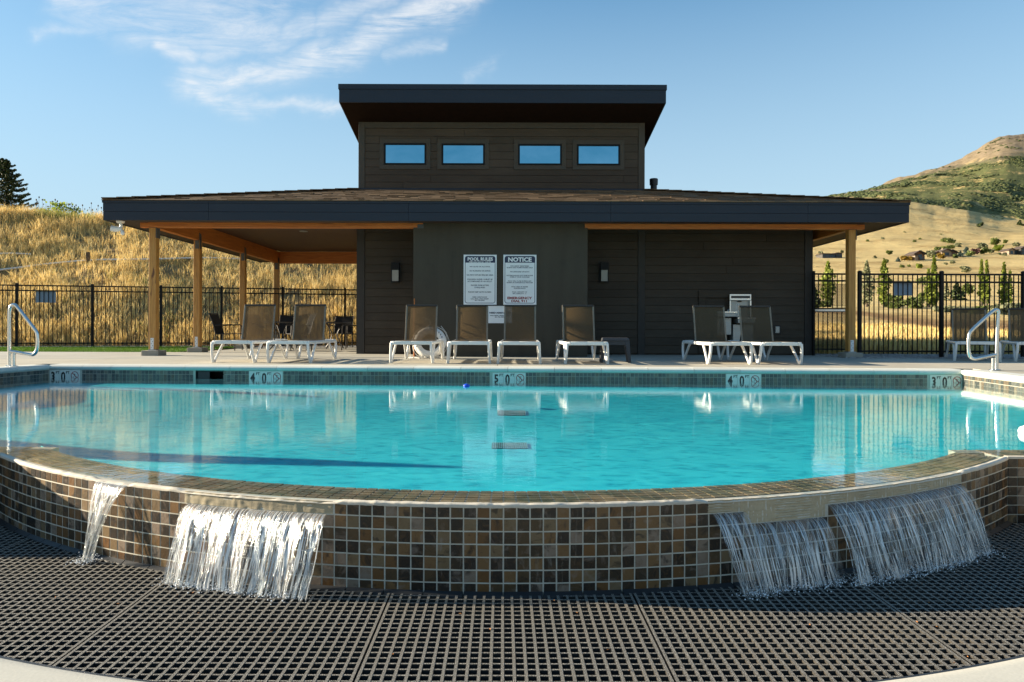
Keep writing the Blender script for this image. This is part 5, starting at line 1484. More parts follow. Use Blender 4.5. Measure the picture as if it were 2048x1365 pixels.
def make_lounger(angle=76, lab=''):
    r = empty('sun_lounger', (0, 0, 0), 0, lab, 'sun lounger', 'white framed loungers on the deck')
    mb = MB()
    for s in (-1, 1):
        sweep(mb, [(s*LW, .03, .335), (s*LW, .5, .330), (s*LW, 1.2, .330), (s*LW, 1.74, .335)], .040, .055)
    # rounded front and rear rails
    for y, sy in ((.0, 1), (1.77, -1)):
        pts = [(-LW, y+sy*.04, .325), (-LW+.015, y+sy*.012, .332), (-LW+.06, y, .335), (0, y-sy*.008, .336), (LW-.06, y, .335), (LW-.015, y+sy*.012, .332), (LW, y+sy*.04, .325)]
        for p, q_ in zip(pts[:-1], pts[1:]): mb.bar(p, q_, .040, .058)
    mb.bar((-LW, 1.08, .32), (LW, 1.08, .32), .03, .03)
    mb.build('frame', M['resin'], r, smooth=True, bevel=.006)
    for sx in (-1, 1):
        for (yb, ya, yc) in ((.10, .00, .45), (1.64, 1.77, 1.28)):
            mb = MB(); o = sx*.018
            fr = bez((sx*LW, ya+(.008 if yb < 1 else -.008), .335), (sx*(LW+.004), ya-(.025 if yb < 1 else -.025), .20), (sx*(LW+.02), yb-(.028 if yb < 1 else -.028), .012))
            sweep(mb, fr, .042, [.058, .056, .052, .048, .044, .040, .036])
            bk = bez((sx*(LW-.002), yc, .315), (sx*(LW+.003), (yc+yb)/2+(.05 if yb < 1 else -.05), .22), (sx*(LW+.018), yb+(.028 if yb < 1 else -.028), .012))
            sweep(mb, bk, .038, [.050, .046, .043, .040, .038, .036, .036])
            y0_, y1_ = sorted((yb-.045, yb+.045)); xx = sx*(LW+.02)
            mb.hexa([(xx-.02, y0_, 0), (xx+.02, y0_, 0), (xx+.02, y1_, 0), (xx-.02, y1_, 0), (xx-.018, y0_, .05), (xx+.018, y0_, .05), (xx+.018, y1_, .05), (xx-.018, y1_, .05)])
            mb.build('leg', M['resin'], r, smooth=True, bevel=.004)
    W2 = .272
    mb = MB(); n = 8; vs = []
    for i in range(n+1):
        y = .035+1.065*i/n
        for j in range(5): x = -W2-.02+(2*W2+.04)*j/4; vs.append((x, y, .364-.012*(1-(2*j/4-1)**2)))
    mb.add(vs, [(i*5+j, i*5+j+1, (i+1)*5+j+1, (i+1)*5+j) for i in range(n) for j in range(4)]); mb.build('seat_sling', M['sling'], r, smooth=True)
    ca, sa = cos(R_(angle)), sin(R_(angle)); H = Vector((0, 1.10, .345)); L = .665
    d = Vector((0, ca, sa)); nn = Vector((0, -sa, ca))
    mb = MB(); vs = []
    for i in range(n+1):
        for j in range(5):
            x = -W2+2*W2*j/4; sag = .014*(1-(2*j/4-1)**2)
            vs.append(H + Vector((x, 0, 0)) + d*(L*i/n) - nn*sag)
    mb.add(vs, [(i*5+j, i*5+j+1, (i+1)*5+j+1, (i+1)*5+j) for i in range(n) for j in range(4)]); mb.build('back_sling', M['sling'], r, smooth=True)
    for s in (-1, 1):
        mb = MB(); mb.bar(H+Vector((s*W2, 0, 0)), H+d*L+Vector((s*W2, 0, 0)), .016, .030, up=(1, 0, 0)); mb.build('back_frame', M['slingtan'], r, bevel=.003)
    mb = MB(); mb.bar(H+d*(L-.004)+Vector((-W2-.01, 0, 0)), H+d*(L-.004)+Vector((W2+.01, 0, 0)), .03, .034, up=(0, 0, 1)); mb.build('head_rail', M['slingdark'], r, bevel=.006)
    mb = MB(); mb.bar((-.20, 1.16, .30), (-.20, 1.45, .30), .025, .03); mb.bar((.20, 1.16, .30), (.20, 1.45, .30), .025, .03)
    for s in (-1, 1): mb.bar((s*.22, 1.40, .32), H+d*.36+Vector((s*.22, 0, 0))-nn*.02, .018, .018)
    mb.bar((-.25, 1.14, .29), (.25, 1.14, .29), .02, .04)
    o = mb.build('back_support', M['slingdark'], r); tag(o, kind='stuff')
    return r
t_ = simple('sling_edge_piping', (.20, .165, .12), .6); M['slingtan'] = t_
specs = [(-4.465, 11.20, -.012, 'sun lounger at the left end of the row, in front of the porch'),
         (-3.52, 11.12, -.01, 'second sun lounger from the left, in front of the porch chairs'),
         (-1.515, 11.13, -.02, 'sun lounger in front of the white life ring'),
         (-.575, 11.10, .0, 'sun lounger below the POOL RULES sign'),
         (.245, 11.05, -.035, 'sun lounger below the NOTICE sign, small sunlit patch on its back'),
         (1.345, 11.02, .012, 'sun lounger beside the dark stool'),
         (3.70, 11.12, -.005, 'sun lounger in front of the drinking fountain, left of its pair'),
         (4.52, 11.12, -.02, 'sun lounger left of the small outlet box, right of its pair'),
         (8.62, 12.42, R_(-28), 'shaded sun lounger behind the right handrail'),
         (9.55, 12.15, R_(-28), 'shaded sun lounger cut by the right edge of the photo')]
l0 = make_lounger(76, specs[0][3]); l0.location = (specs[0][0], specs[0][1], 0.002); l0.rotation_euler = (0, 0, specs[0][2])
for x, y, rz, lab in specs[1:]:
    dup(l0, (x, y, .002), rz, lab)

# life ring
lr_ = empty('life_ring', P(859, 718, 12.9).to_tuple()[:2] + (.0,), 0, 'white life ring with rope leaning behind the third lounger', 'life ring')
lr_.location = ((859-CX)*12.95/F, 12.95, 0)
mb = MB(); tilt = R_(68); pts = []
for i in range(28):
    t = 2*pi*i/28; a, b = .245*cos(t), .245*sin(t); pts.append((a, .10+b*cos(tilt), .305+b*sin(tilt)))
mb.tube(pts, .072, 12, closed=True); mb.build('ring', M['white'], lr_, smooth=True)
mb = MB(); rr = random.Random(4)
loop = []
for i in range(29):
    t = 2*pi*i/28; rad = .318+.035*abs(sin(2*t)); a, b = rad*cos(t), rad*sin(t); loop.append((a, .08+b*cos(tilt), max(.01, .305+b*sin(tilt))))
mb.tube(loop, .006, 5); 
coil = [(-.40+.05*i+.06*sin(i*1.7), -.05+.07*cos(i*2.3), .012+.01*(i % 2)) for i in range(16)]
mb.tube(coil, .006, 5); coil = [(-.28+.03*i+.10*sin(i*1.1), -.02+.05*sin(i*2.9), .022+.03*abs(sin(i))) for i in range(20)]
mb.tube(coil, .006, 5); mb.tube([(-.36, 0, .02), (-.38, .02, .25), (-.30, .0, .42), (-.1, -.06, .55), (.04, -.08, .66), (-.02, -.08, .74), (-.12, -.05, .78)], .0055, 5)
mb.tube([(.20, .2, .62), (.30, .15, .50), (.36, .1, .36), (.35, .1, .15)], .006, 5)
mb.build('rope', M['rope'], lr_, smooth=True)
mb = MB()
for k in range(6):
    t = R_(20+13*k); a, b = .245*cos(t), .245*sin(t); mb.obox((a, .10+b*cos(tilt)-.070, .305+b*sin(tilt)+.028), (.008, 0, 0), (0, .002, 0), (0, .002, .016))
mb.build('marks', M['ink'], lr_)
M['stool'] = simple('slate_plastic', (.022, .024, .030), .5)
# dark stool
st = empty('side_stool', ((1229.5-CX)*11.75/F, 11.72, 0), R_(-6), 'dark plastic side stool between the sixth lounger and the wall', 'stool')
mb = MB(); mb.hexa([(-.235, -.19, .37), (.235, -.19, .37), (.235, .19, .37), (-.235, .19, .37), (-.22, -.175, .425), (.22, -.175, .425), (.22, .175, .425), (-.22, .175, .425)]); mb.build('top', M['stool'], st, bevel=.012)
for sx in (-1, 1):
    for sy in (-1, 1):
        mb = MB(); mb.bar((sx*.195, sy*.15, .375), (sx*.235, sy*.185, 0), .075, .05, up=(0, 1, 0), w2=.05, h2=.04); mb.build('leg', M['stool'], st, bevel=.006)
for s in (-1, 1): 
    mb = MB(); mb.box((-.17, s*.16-.012, .30), (.17, s*.16+.012, .369)); mb.build('apron', M['stool'], st)
# patio furniture under the porch
def make_chair(lab):
    r = empty('patio_chair', (0, 0, 0), 0, lab, 'chair', 'dark sling chairs under the porch')
    mb = MB()
    # faces -y ; frame: curved side legs
    for s in (-1, 1):
        x = s*.27
        mb.tube([(x, .26, 0), (x, .25, .22), (x, .23, .43), (x, .26, .58), (x, .31, .75), (x, .39, .93)], .014, 8)
        mb.tube([(x, -.25, 0), (x, -.24, .30), (x, -.23, .62), (x, -.18, .65), (x, .24, .63)], .014, 8)
        mb.tube([(x, -.235, .42), (x, .235, .41)], .012, 6)
    for y, z in ((-.235, .42), (.235, .41), (.39, .93)): mb.tube([(-.27, y, z), (.27, y, z)], .012, 6)
    mb.build('frame', M['patio'], r, smooth=True)
    mb = MB(); vs = []
    prof = [(-.24, .43), (-.1, .415), (.1, .405), (.22, .425), (.255, .58), (.305, .75), (.38, .92)]
    for (y, z) in prof:
        for x in (-.26, 0, .26): vs.append((x, y, z-(.01 if x == 0 else 0)))
    mb.add(vs, [(i*3+j, i*3+j+1, (i+1)*3+j+1, (i+1)*3+j) for i in range(6) for j in range(2)]); mb.build('sling', M['slingblack'], r, smooth=True)
    return r
M['slingblack'] = simple('black_sling', (.018, .017, .018), .8)
ch = [(-6.98, 17.3, R_(92), 'patio chair at the left edge of the porch, seen from the side'), (-6.70, 18.9, R_(65), 'patio chair behind the leftmost one, partly behind a post'),
      (-5.95, 18.8, R_(8), 'patio chair behind the left table'), (-4.85, 20.3, R_(-4), 'patio chair behind the right table'), (-3.95, 17.9, R_(-88), 'patio chair beside the siding wall, seen from the side'), (-5.15, 17.1, R_(-60), 'patio chair at the right of the left table, behind the second lounger')]
c0 = make_chair(ch[0][3]); c0.location = ch[0][:2] + (.002,); c0.rotation_euler = (0, 0, ch[0][2])
for x, y, rz, lab in ch[1:]: dup(c0, (x, y, .002), rz, lab)
def make_table(lab):
    r = empty('patio_table', (0, 0, 0), 0, lab, 'table', 'round dark tables under the porch')
    mb = MB(); mb.lathe([(.44, .70), (.455, .712), (.455, .728), (.44, .735)], n=32); mb.build('top', M['patio'], r, smooth=True)
    for k in range(4):
        a = R_(45+90*k); mb = MB(); c_, s_ = cos(a), sin(a)
        mb.tube([(.30*c_, .30*s_, .70), (.12*c_, .12*s_, .45), (.10*c_, .10*s_, .36), (.20*c_, .20*s_, .15), (.34*c_, .34*s_, 0)], .014, 8); mb.build('leg', M['patio'], r, smooth=True)
    return r
t0 = make_table('round patio table between the left porch chairs'); t0.location = (-5.78, 17.75, .002)
dup(t0, (-4.80, 19.35, .002), .3, 'round patio table farther back, nearer the siding wall')

# handrails
def rail_obj(pts_px, D, lab, posts, flange, rad=.0245):
    base = P(posts[0][0], posts[0][1], D); r = empty('pool_handrail', (base.x, D, 0.004), 0, lab, 'handrail', 'stainless pool entry handrails')
    off = Vector((base.x, D, .004))
    pts = [P(x, y, D) for x, y in pts_px]
    # round the corners a little by Chaikin cutting
    for _ in range(2):
        new = [pts[0]]
        for a, b in zip(pts[:-1], pts[1:]): new += [a*.75+b*.25, a*.25+b*.75]
        new.append(pts[-1]); pts = new
    mb = MB(off); mb.tube(pts, rad, 14); o = mb.build('rail', M['steel'], None, smooth=True); o.parent = r; o.location = (0, 0, 0)
    for x, y0_, dy in flange:
        mb = MB(off); p = P(x, y0_, D+dy); p.z = .004
        top = P(posts[1][0], posts[1][1], D).z
        mb.cyl(p, (p.x, D+dy, top), rad); o = mb.build('stanchion', M['steel'], None, smooth=True); o.parent = r; o.location = (0, 0, 0)
    for x, y0_, dy in flange + [(posts[0][0], posts[0][1], 0)]:
        mb = MB(off); p = P(x, y0_, D+dy); mb.lathe([(.055, 0), (.055, .008), (.030, .016)], (p.x, D+dy, .004), 18); o = mb.build('flange', M['steel'], None, smooth=True); o.parent = r; o.location = (0, 0, 0)
rail_obj([(19, 733), (19, 700), (19, 622), (22, 612), (29, 609), (36, 616), (68, 657), (75, 666), (76, 685), (74, 703), (66, 711), (56, 709), (20, 703)], 10.0, 'bent steel handrail at the left corner of the pool', ((19, 733), (27, 706)), [(27.5, 735, -.12)])
rail_obj([(1993, 739), (1993, 700), (1996, 632), (1997, 624), (1993, 619), (1985, 623), (1944, 660), (1938, 668), (1936, 690), (1938, 712), (1946, 719), (1958, 717), (1995, 709)], 9.75, 'bent steel handrail at the right corner of the pool', ((1993, 739), (1986, 716)), [(1986, 741, -.12)])
# blue float ball, white float at the right edge
p = PZ(933, 773, ZW); o = empty('blue_float', (p.x, p.y, ZW), 0, 'small bright blue float on the water below the far wall', 'float')
mb = MB(); mb.ball((0, 0, .008), (.045, .035, .024), 14, 8); mb.cyl((0, 0, .02), (0, 0, .036), .012); mb.build('body', M['blue'], o, smooth=True)
p = PZ(2050, 868, ZW); o = empty('white_float', (p.x+.02, p.y, ZW), 0, 'white floating chlorine dispenser cut by the right edge', 'float')
mb = MB(); mb.lathe([(.03, -.03), (.055, -.01), (.06, .02), (.05, .045), (.03, .055), (.02, .062), (.0, .064)], n=18); mb.build('body', M['white'], o, smooth=True)
# pole leaning at the edge of the block wall
p0 = P(828, 716, 13.80); mb = MB((p0.x, 13.80, 0)); mb.tube([(p0.x, 13.80, .005), (p0.x-.005, 13.87, 1.18)], .011, 8)
mb.build('leaning_pole', M['beam_y'], None, smooth=True, label='thin reddish pole leaning at the left edge of the concrete wall', cat='pole')

# ================================================================== FENCES
def fence(name, P0, P1, post_ts, lab, zr_top, zr_2, zr_b, pitch, pw=.064, pk=.016, ptop=None, mesh=False):
    P0, P1 = Vector(P0), Vector(P1); L = (P1-P0).length; d = (P1-P0)/L; ang = math.atan2(d.y, d.x)
    r = empty(name, P0, ang, lab, 'fence' if 'gate' not in name else 'gate')
    for t in post_ts:
        mb = MB((t, 0, 0)); mb.box((t-pw/2, -pw/2, -.05), (t+pw/2, pw/2, ptop or zr_top+.05)); mb.hexa([(t-pw/2-.004, -pw/2-.004, (ptop or zr_top+.05)), (t+pw/2+.004, -pw/2-.004, (ptop or zr_top+.05)), (t+pw/2+.004, pw/2+.004, (ptop or zr_top+.05)), (t-pw/2-.004, pw/2+.004, (ptop or zr_top+.05)),
               (t-pw/4, -pw/4, (ptop or zr_top+.05)+.018), (t+pw/4, -pw/4, (ptop or zr_top+.05)+.018), (t+pw/4, pw/4, (ptop or zr_top+.05)+.018), (t-pw/4, pw/4, (ptop or zr_top+.05)+.018)])
        mb.build('post', M['black'], r)
    for a, b in zip(post_ts[:-1], post_ts[1:]):
        for z in (zr_top, zr_2, zr_b):
            mb = MB(((a+b)/2, 0, z)); mb.box((a+pw/2+.001, -.017, z-.018), (b-pw/2-.001, .017, z+.018)); mb.build('rail', M['black'], r)
    k = 0
    mb = MB((0, 0, 0)); mb.box((-pk/2, -pk/2, zr_b-.055), (pk/2, pk/2, zr_top-.019)); pm = mb.mesh('picket', M['black'])
    for a, b in zip(post_ts[:-1], post_ts[1:]):
        n = max(1, round((b-a)/pitch))
        for i in range(1, n):
            o = bpy.data.objects.new('picket', pm); C.objects.link(o); o.parent = r; o.location = (a+(b-a)*i/n, 0, 0)
    return r, d
# left fence: posts at the pixels where the photo shows them
lp = [-90, 33.5, 185, 322, 443, 565.6, 690, 812, 930]
pos = []
for x in lp:
    u = (x-CX)/F; X = u*(19.8+14.6*.2013)/(1-u*.2013); pos.append(Vector((X, fence_y(X), 0)))
d0 = (pos[-1]-pos[0]).normalized()
lf, _ = fence('metal_fence', pos[0], pos[-1], [(p-pos[0]).dot(d0) for p in pos], 'black picket fence along the foot of the left bank', 1.79, 1.64, .10, .118)
rf, _ = fence('metal_fence', ((1719-CX)*14.05/F, 14.05, 0), (14.2, 14.05, 0), [0, 1.685, 3.37, 5.05, 6.9], 'black picket fence on the right above the gravel strip', 1.715, 1.555, .13, .102, ptop=1.77)
gt, _ = fence('metal_gate', (6.82, 15.08, 0), (7.70, 15.08, 0), [0.02, .85], 'black mesh covered gate between the pool house and the right post', 1.80, 1.65, .14, .105, pw=.045)
mb = MB()
# expanded metal: diamonds
cw, chh = .030, .062
nx, nz = int(.76/cw), int(1.45/chh)
for (z0, z1) in ((.17, 1.03), (1.09, 1.62)):
    k = int((z1-z0)/chh)
    for i in range(nx):
        for j in range(k):
            cx_, cz_ = .04+cw*(i+.5), z0+chh*(j+.5)
            for (a, b) in (((-cw/2, 0), (0, chh/2)), ((0, chh/2), (cw/2, 0)), ((cw/2, 0), (0, -chh/2)), ((0, -chh/2), (-cw/2, 0))):
                p, q_ = Vector((cx_+a[0], .012, cz_+a[1])), Vector((cx_+b[0], .012, cz_+b[1])); dd = (q_-p).normalized(); nn_ = Vector((-dd.z, 0, dd.x))*.0042
                mb.add([p-nn_, p+nn_, q_+nn_, q_-nn_], [(0, 1, 2, 3)])
o_ = mb.build('expanded_mesh', M['black'], gt); tag(o_, kind='stuff')
mb = MB(); mb.box((.03, -.05, .975), (.70, -.02, 1.02)); mb.build('push_bar', M['steel'], gt)
mb = MB(); mb.box((.02, -.020, .96), (.80, .02, 1.05)); mb.build('mid_rail', M['black'], gt)
# small blank signs hung on the fences (seen from behind)
u0 = pos[0]
def fsign(x0, y0, x1, y1, D, lab, mat):
    a, b = P(x0, y1, D), P(x1, y0, D); c = (a+b)/2
    o = MB(c); o.box((a.x, D-.002, a.z), (b.x, D+.002, b.z)); ob_ = o.build('fence_sign', M[mat], None, label=lab, cat='sign'); ob_.rotation_euler = (0, 0, 0)
    return ob_
M['signblue'] = simple('blue_grey_sign_back', (.22, .29, .38), .5, var=.04)
o = fsign(98, 585, 133.5, 607, 20.6, 'small pale sign on the left picket fence', 'signblue'); o.rotation_euler = (0, 0, math.atan(.2013)); o.location.y = fence_y(o.location.x)+.03
fsign(1787, 566, 1825, 591.5, 14.09, 'small blue grey sign on the right picket fence', 'signblue')
# white pipes lying on the bank
def on_bank(x, y):
    for D in np.linspace(20.5, 40, 400):
        p = P(x, y, D)
        if p.z <= ground_z(p.x, D)+.05: return p + Vector((0, 0, .10))
    return p
for (pp, lab) in (([(-20, 548), (30, 542), (90, 534), (150, 528), (205, 525), (300, 524), (360, 522), (420, 521), (480, 523)], 'long white irrigation pipe lying across the left bank'),
                  ([(-10, 513), (20, 512), (45, 513), (62, 514)], 'short white pipe high on the bank at the left edge')):
    pts = [on_bank(*q_) for q_ in pp]; mb = MB(pts[0]); mb.tube(pts, .035 if len(pp) > 5 else .03, 8); mb.build('irrigation_pipe', M['pipe'], None, smooth=True, label=lab, cat='pipe')
p = on_bank(176, 528); mb = MB(p); mb.box((p.x-.05, p.y-.05, p.z-.4), (p.x+.05, p.y+.05, p.z+.35)); mb.build('stake', M['bark'], None, label='dark wooden stake beside the long pipe on the bank', cat='stake')

# ================================================================== PLANTS, FAR HOUSES
def cards(mb_pts, size, rnd, flat=0.0, aspect=1.0):
    """leaf clump cards at the given points, returned as numpy arrays"""
    n = len(mb_pts); c = np.asarray(mb_pts)
    a = nrg.normal(size=(n, 3)); a /= np.linalg.norm(a, axis=1)[:, None]
    b = nrg.normal(size=(n, 3)); b -= a*(a*b).sum(1)[:, None]; b /= np.linalg.norm(b, axis=1)[:, None]
    s = size*nrg.uniform(.6, 1.3, n)[:, None]
    V = np.stack([c-a*s*.5-b*s*.25, c+a*s*.1-b*s*.5*aspect, c+a*s*.6, c+a*s*.1+b*s*.5*aspect], 1).reshape(-1, 3)
    i = np.arange(n)*4
    return V, np.stack([i, i+1, i+2, i+3], 1), np.repeat(nrg.uniform(0, 1, n), 1)
def crown(name, par, pts, size, mat):
    V, Q, r = cards(pts, size, rng)
    return link(name, fastmesh(name, V, Q, M[mat], {'r': ('FACE', r)}, False, 4), par)
def tree(x, ytop, ybase, w_px, D, shape, mat, lab, name='tree', cat='tree', n=900, grp=None, leaf=None):
    b = P(x, ybase, D); h = (ybase-ytop)*D/F; w = w_px*D/F/2*(1.3 if shape == 'poplar' else 1.15); seed = int(x*7+ytop); r = random.Random(seed)
    gz = ground_z(b.x, D); b.z = min(b.z, gz) if abs(b.z-gz) < h*.6 else b.z
    top = P(x, ytop, D).z; h = top-b.z
    root = empty(name, b, 0, lab, cat, grp)
    mb = MB(); tr = h*.022+.01
    mb.tube([(0, 0, -.3), (.01*h, 0, h*.35), (0, .01*h, h*.8)], tr, 7, rads=[tr*1.2, tr*.8, tr*.25])
    for k in range(6):
        a = 2*pi*r.random(); z = h*(.25+.09*k); mb.tube([(0, 0, z), (w*.6*cos(a), w*.6*sin(a), z+h*.12)], tr*.3, 5, rads=[tr*.4, tr*.1])
    mb.build('trunk', M['bark'], root, smooth=True)
    pts = []; nb = 16 if shape != 'poplar' else 30
    blobs = []
    for k in range(nb):
        if shape == 'poplar':
            t = (k+.5)/nb; ww = w*(.55+.65*sin(pi*min(1, t*1.15)))*(1-.75*t**4); a = r.uniform(0, 2*pi); q_ = ww*.45*r.random()
            blobs.append((q_*cos(a), q_*sin(a), h*(.06+.90*t), ww*r.uniform(.45, .8), h*.075))
        elif shape == 'cone':
            t = (k+.5)/nb; ww = w*(1-t)+.05*w; a = r.uniform(0, 2*pi); q_ = ww*.5
            blobs.append((q_*cos(a), q_*sin(a), h*(.05+.9*t), ww*.65, h*.07))
        else:
            a = r.uniform(0, 2*pi); q_ = w*.62*math.sqrt(r.random()); z = h*(.28+.5*r.random()); blobs.append((q_*cos(a), q_*sin(a), z, w*r.uniform(.30, .5), h*r.uniform(.14, .24)))
    for _ in range(n):
        c = blobs[r.randrange(nb)]; v = Vector((r.gauss(0, 1), r.gauss(0, 1), r.gauss(0, 1))).normalized()*(r.random()**.4)
        pts.append((c[0]+v.x*c[3], c[1]+v.y*c[3], max(.02*h, c[2]+v.z*c[4])))
    crown('crown', root, pts, leaf or max(.05*h, .25), mat)
    return root
PP = 'poplars in the valley beyond the right fence'
for a in ((1656, 524, 610, 30, 120, 'poplar', 'poplar', 'slender poplar seen through the gate', 1000), (1733, 523, 612, 27, 122, 'poplar', 'shrubpale', 'loose pale poplar just right of the timber post', 900),
          (1768, 519, 612, 22, 124, 'poplar', 'poplar', 'dense poplar left of the blue grey fence sign', 1200), (1868, 514, 616, 17, 120, 'poplar', 'poplar', 'tall narrow poplar left of the second fence post', 1300),
          (1857, 538, 616, 11, 119, 'poplar', 'poplar', 'short poplar joined to the left side of the tallest one', 700), (1963, 521, 613, 11, 121, 'poplar', 'poplar', 'left stem of the twin poplars right of the second fence post', 800),
          (1973, 520, 612, 12, 123, 'poplar', 'poplar', 'right stem of the twin poplars right of the second fence post', 800), (2008, 526, 618, 15, 121, 'poplar', 'poplar', 'poplar above the right handrail', 1000),
          (2020, 540, 618, 9, 122, 'poplar', 'poplar', 'small poplar right of the one above the handrail', 500)):
    tree(*a[:8], name='poplar_tree', n=a[8], grp=PP, leaf=.42)
tree(1914, 565, 604, 32, 150, 'cone', 'conifer', 'dark spruce between the second fence post and the twin poplars', name='spruce_tree', n=1500, leaf=.5)
tree(1893, 567, 603, 14, 148, 'cone', 'shrubpale', 'pale green young spruce left of the dark spruce', name='spruce_tree', n=600, leaf=.4)
tree(1937, 565, 592, 20, 165, 'round', 'shrub', 'rounded tree right of the dark spruce', n=800, leaf=.6)
tree(1628, 575, 609, 26, 110, 'cone', 'conifer', 'dark conifer seen low through the gate beside the wall', name='spruce_tree', n=1100, leaf=.45)
hb_ = [(1800, 600, 621, 34, 112, 'shrub'), (1832, 592, 622, 40, 114, 'shrub'), (1846, 580, 606, 22, 150, 'shrub'), (1790, 590, 604, 34, 140, 'shrub'), (1890, 612, 630, 40, 98, 'shrubpale'), (1925, 610, 632, 44, 96, 'shrubpale'),
       (1960, 612, 636, 40, 92, 'shrub'), (1990, 606, 640, 40, 90, 'shrubpale'), (2020, 604, 642, 44, 90, 'shrubpale'), (2052, 604, 640, 44, 92, 'shrub'), (1646, 602, 616, 40, 118, 'shrub'), (1815, 560, 576, 16, 200, 'shrub'), (1846, 552, 570, 22, 210, 'shrub'), (1780, 604, 616, 24, 118, 'shrub')]
wh = ['under the blue grey fence sign', 'left of the tallest poplar', 'behind the tallest poplar, half way up', 'behind the blue grey fence sign', 'right of the second fence post near the track', 'in front of the dark spruce',
      'below the twin poplars', 'left of the right handrail', 'behind the top of the right handrail', 'at the right edge of the photo beside the field', 'seen low through the gate', 'above the blue grey fence sign, on the slope', 'left of the tallest poplar, on the slope', 'left of the hedge by the track']
for (x, yt, yb, w, D, mt), q_ in zip(hb_, wh):
    tree(x, yt, yb, w, D, 'round', mt, ('pale sage' if 'pale' in mt else 'green') + ' bush ' + q_, name='bush', cat='bush', n=650, grp='bushes in the valley', leaf=.42)
def shr(zx, zy): return 1600 + zx/2.625, 240 + zy/2.625
far = [(467, 698, 13, 'shrub', 'round green tree alone above the loose pale poplar'), (395, 722, 9, 'conifer', 'small dark tree above the timber post'), (450, 745, 13, 'shrub', 'bush just above the fence, left of the dense poplar'),
       (515, 735, 12, 'bluespruce', 'blue green spruce left of the brown gabled house'), (548, 728, 16, 'shrubgold', 'yellowing tree left of the brown gabled house'), (575, 728, 14, 'shrubgold', 'orange tinged tree against the brown gabled house'), (612, 724, 13, 'bluespruce', 'dark spruce in front of the brown gabled house'),
       (692, 705, 24, 'shrubpale', 'large pale tree between the two brown houses'), (728, 682, 18, 'shrub', 'green tree behind the gap of the two brown houses'), (768, 675, 17, 'shrub', 'green tree behind the roof of the larger brown house'), (797, 668, 12, 'shrub', 'small green tree behind the chimney of the larger house'),
       (740, 716, 16, 'shrubgold', 'golden bush in front of the larger brown house'), (815, 716, 12, 'shrub', 'green bush at the right front corner of the larger house'), (842, 706, 16, 'bluespruce', 'blue spruce at the right end of the larger brown house'), (875, 690, 20, 'bluespruce', 'rounded bluish tree behind the blue spruce'), (895, 700, 18, 'shrub', 'dark green tree right of the blue spruce'),
       (922, 690, 18, 'purple', 'plum coloured tree on the hillside'), (955, 665, 22, 'shrubpale', 'tall pale tree right of the plum coloured one'), (968, 690, 20, 'shrub', 'green tree right of the plum coloured one'), (1005, 690, 14, 'shrubpale', 'low pale bush between the tree groups'), (1040, 675, 20, 'shrubgreen', 'bright yellow green round tree on the hillside'),
       (1048, 705, 8, 'conifer', 'tiny dark bush below the bright round tree'), (1072, 708, 10, 'shrubpale', 'tiny pale bush left of the grey house'), (755, 632, 13, 'shrub', 'dark bush above the larger house, left of three'), (780, 636, 16, 'shrub', 'dark bush above the larger house, middle of three'), (805, 640, 12, 'shrub', 'dark bush above the larger house, right of three'), (828, 657, 15, 'shrubpale', 'grey green bush above the larger house roof'),
       (1028, 640, 20, 'shrub', 'dark spreading tree above the bright round tree'), (1078, 641, 12, 'shrub', 'green bush right of the dark spreading tree'), (945, 553, 14, 'conifer', 'dark bush at the foot of the green mountain'), (1155, 545, 17, 'conifer', 'dark tree at the right edge, foot of the mountain'), (548, 592, 6, 'shrub', 'lone dot of a bush high on the tan hill'),
       (600, 638, 8, 'shrub', 'small bush on the hill above the gabled house'), (632, 625, 7, 'shrub', 'smaller bush above and right of the hill bush'), (740, 602, 6, 'shrub', 'tiny bush high on the tan hill, centre'), (435, 623, 8, 'shrubpale', 'faint bush on the hill near the roof edge'), (355, 635, 8, 'shrub', 'tiny bush below the right eave corner'), (535, 770, 11, 'shrub', 'left bush of three just above the fence sign'),
       (573, 768, 9, 'shrub', 'middle bush of three just above the fence sign'), (627, 770, 15, 'shrubgreen', 'right and largest bush of three above the fence sign'), (800, 748, 12, 'shrubpale', 'pale bush below the larger brown house'), (765, 757, 9, 'shrubpale', 'small pale bush below the larger brown house'), (870, 785, 22, 'shrubpale', 'wide low bush just above the fence, left of the twin poplars'),
       (90, 716, 8, 'shrub', 'dark bush left of the dark modern house'), (108, 702, 12, 'shrubpale', 'paler tree left of the dark modern house'), (222, 692, 8, 'conifer', 'small dark tree right of the dark modern house'), (1135, 655, 14, 'shrubpale', 'grey bush behind the grey house')]
M['shrubgreen'] = m_leaf('yellow_green_leaves', (.09, .13, .012), (.24, .28, .04), .35)
def depth_at(x, y):
    # distance at which the sloping ground shows at this pixel
    prev = None
    for D in np.exp(np.linspace(math.log(90), math.log(2600), 260)):
        p = P(x, y, D)
        if ground_z(p.x, D) >= p.z: return D
    return 700
for zx, zy, rp_, mt, lab in far:
    x, y = shr(zx, zy); rr = rp_/2.625; D = depth_at(x, y+rr*.9)
    sh = 'cone' if mt == 'bluespruce' or (mt == 'conifer' and rp_ > 16) else 'round'
    tree(x, y-rr*1.1, y+rr*1.0, rr*2.3, D, sh, mt, lab, name='hillside_tree' if rp_ > 11 else 'hillside_bush', cat='tree' if rp_ > 11 else 'bush', n=260 if rp_ < 12 else 520, grp='trees and bushes on the far hillside', leaf=rr*D/F*.42)
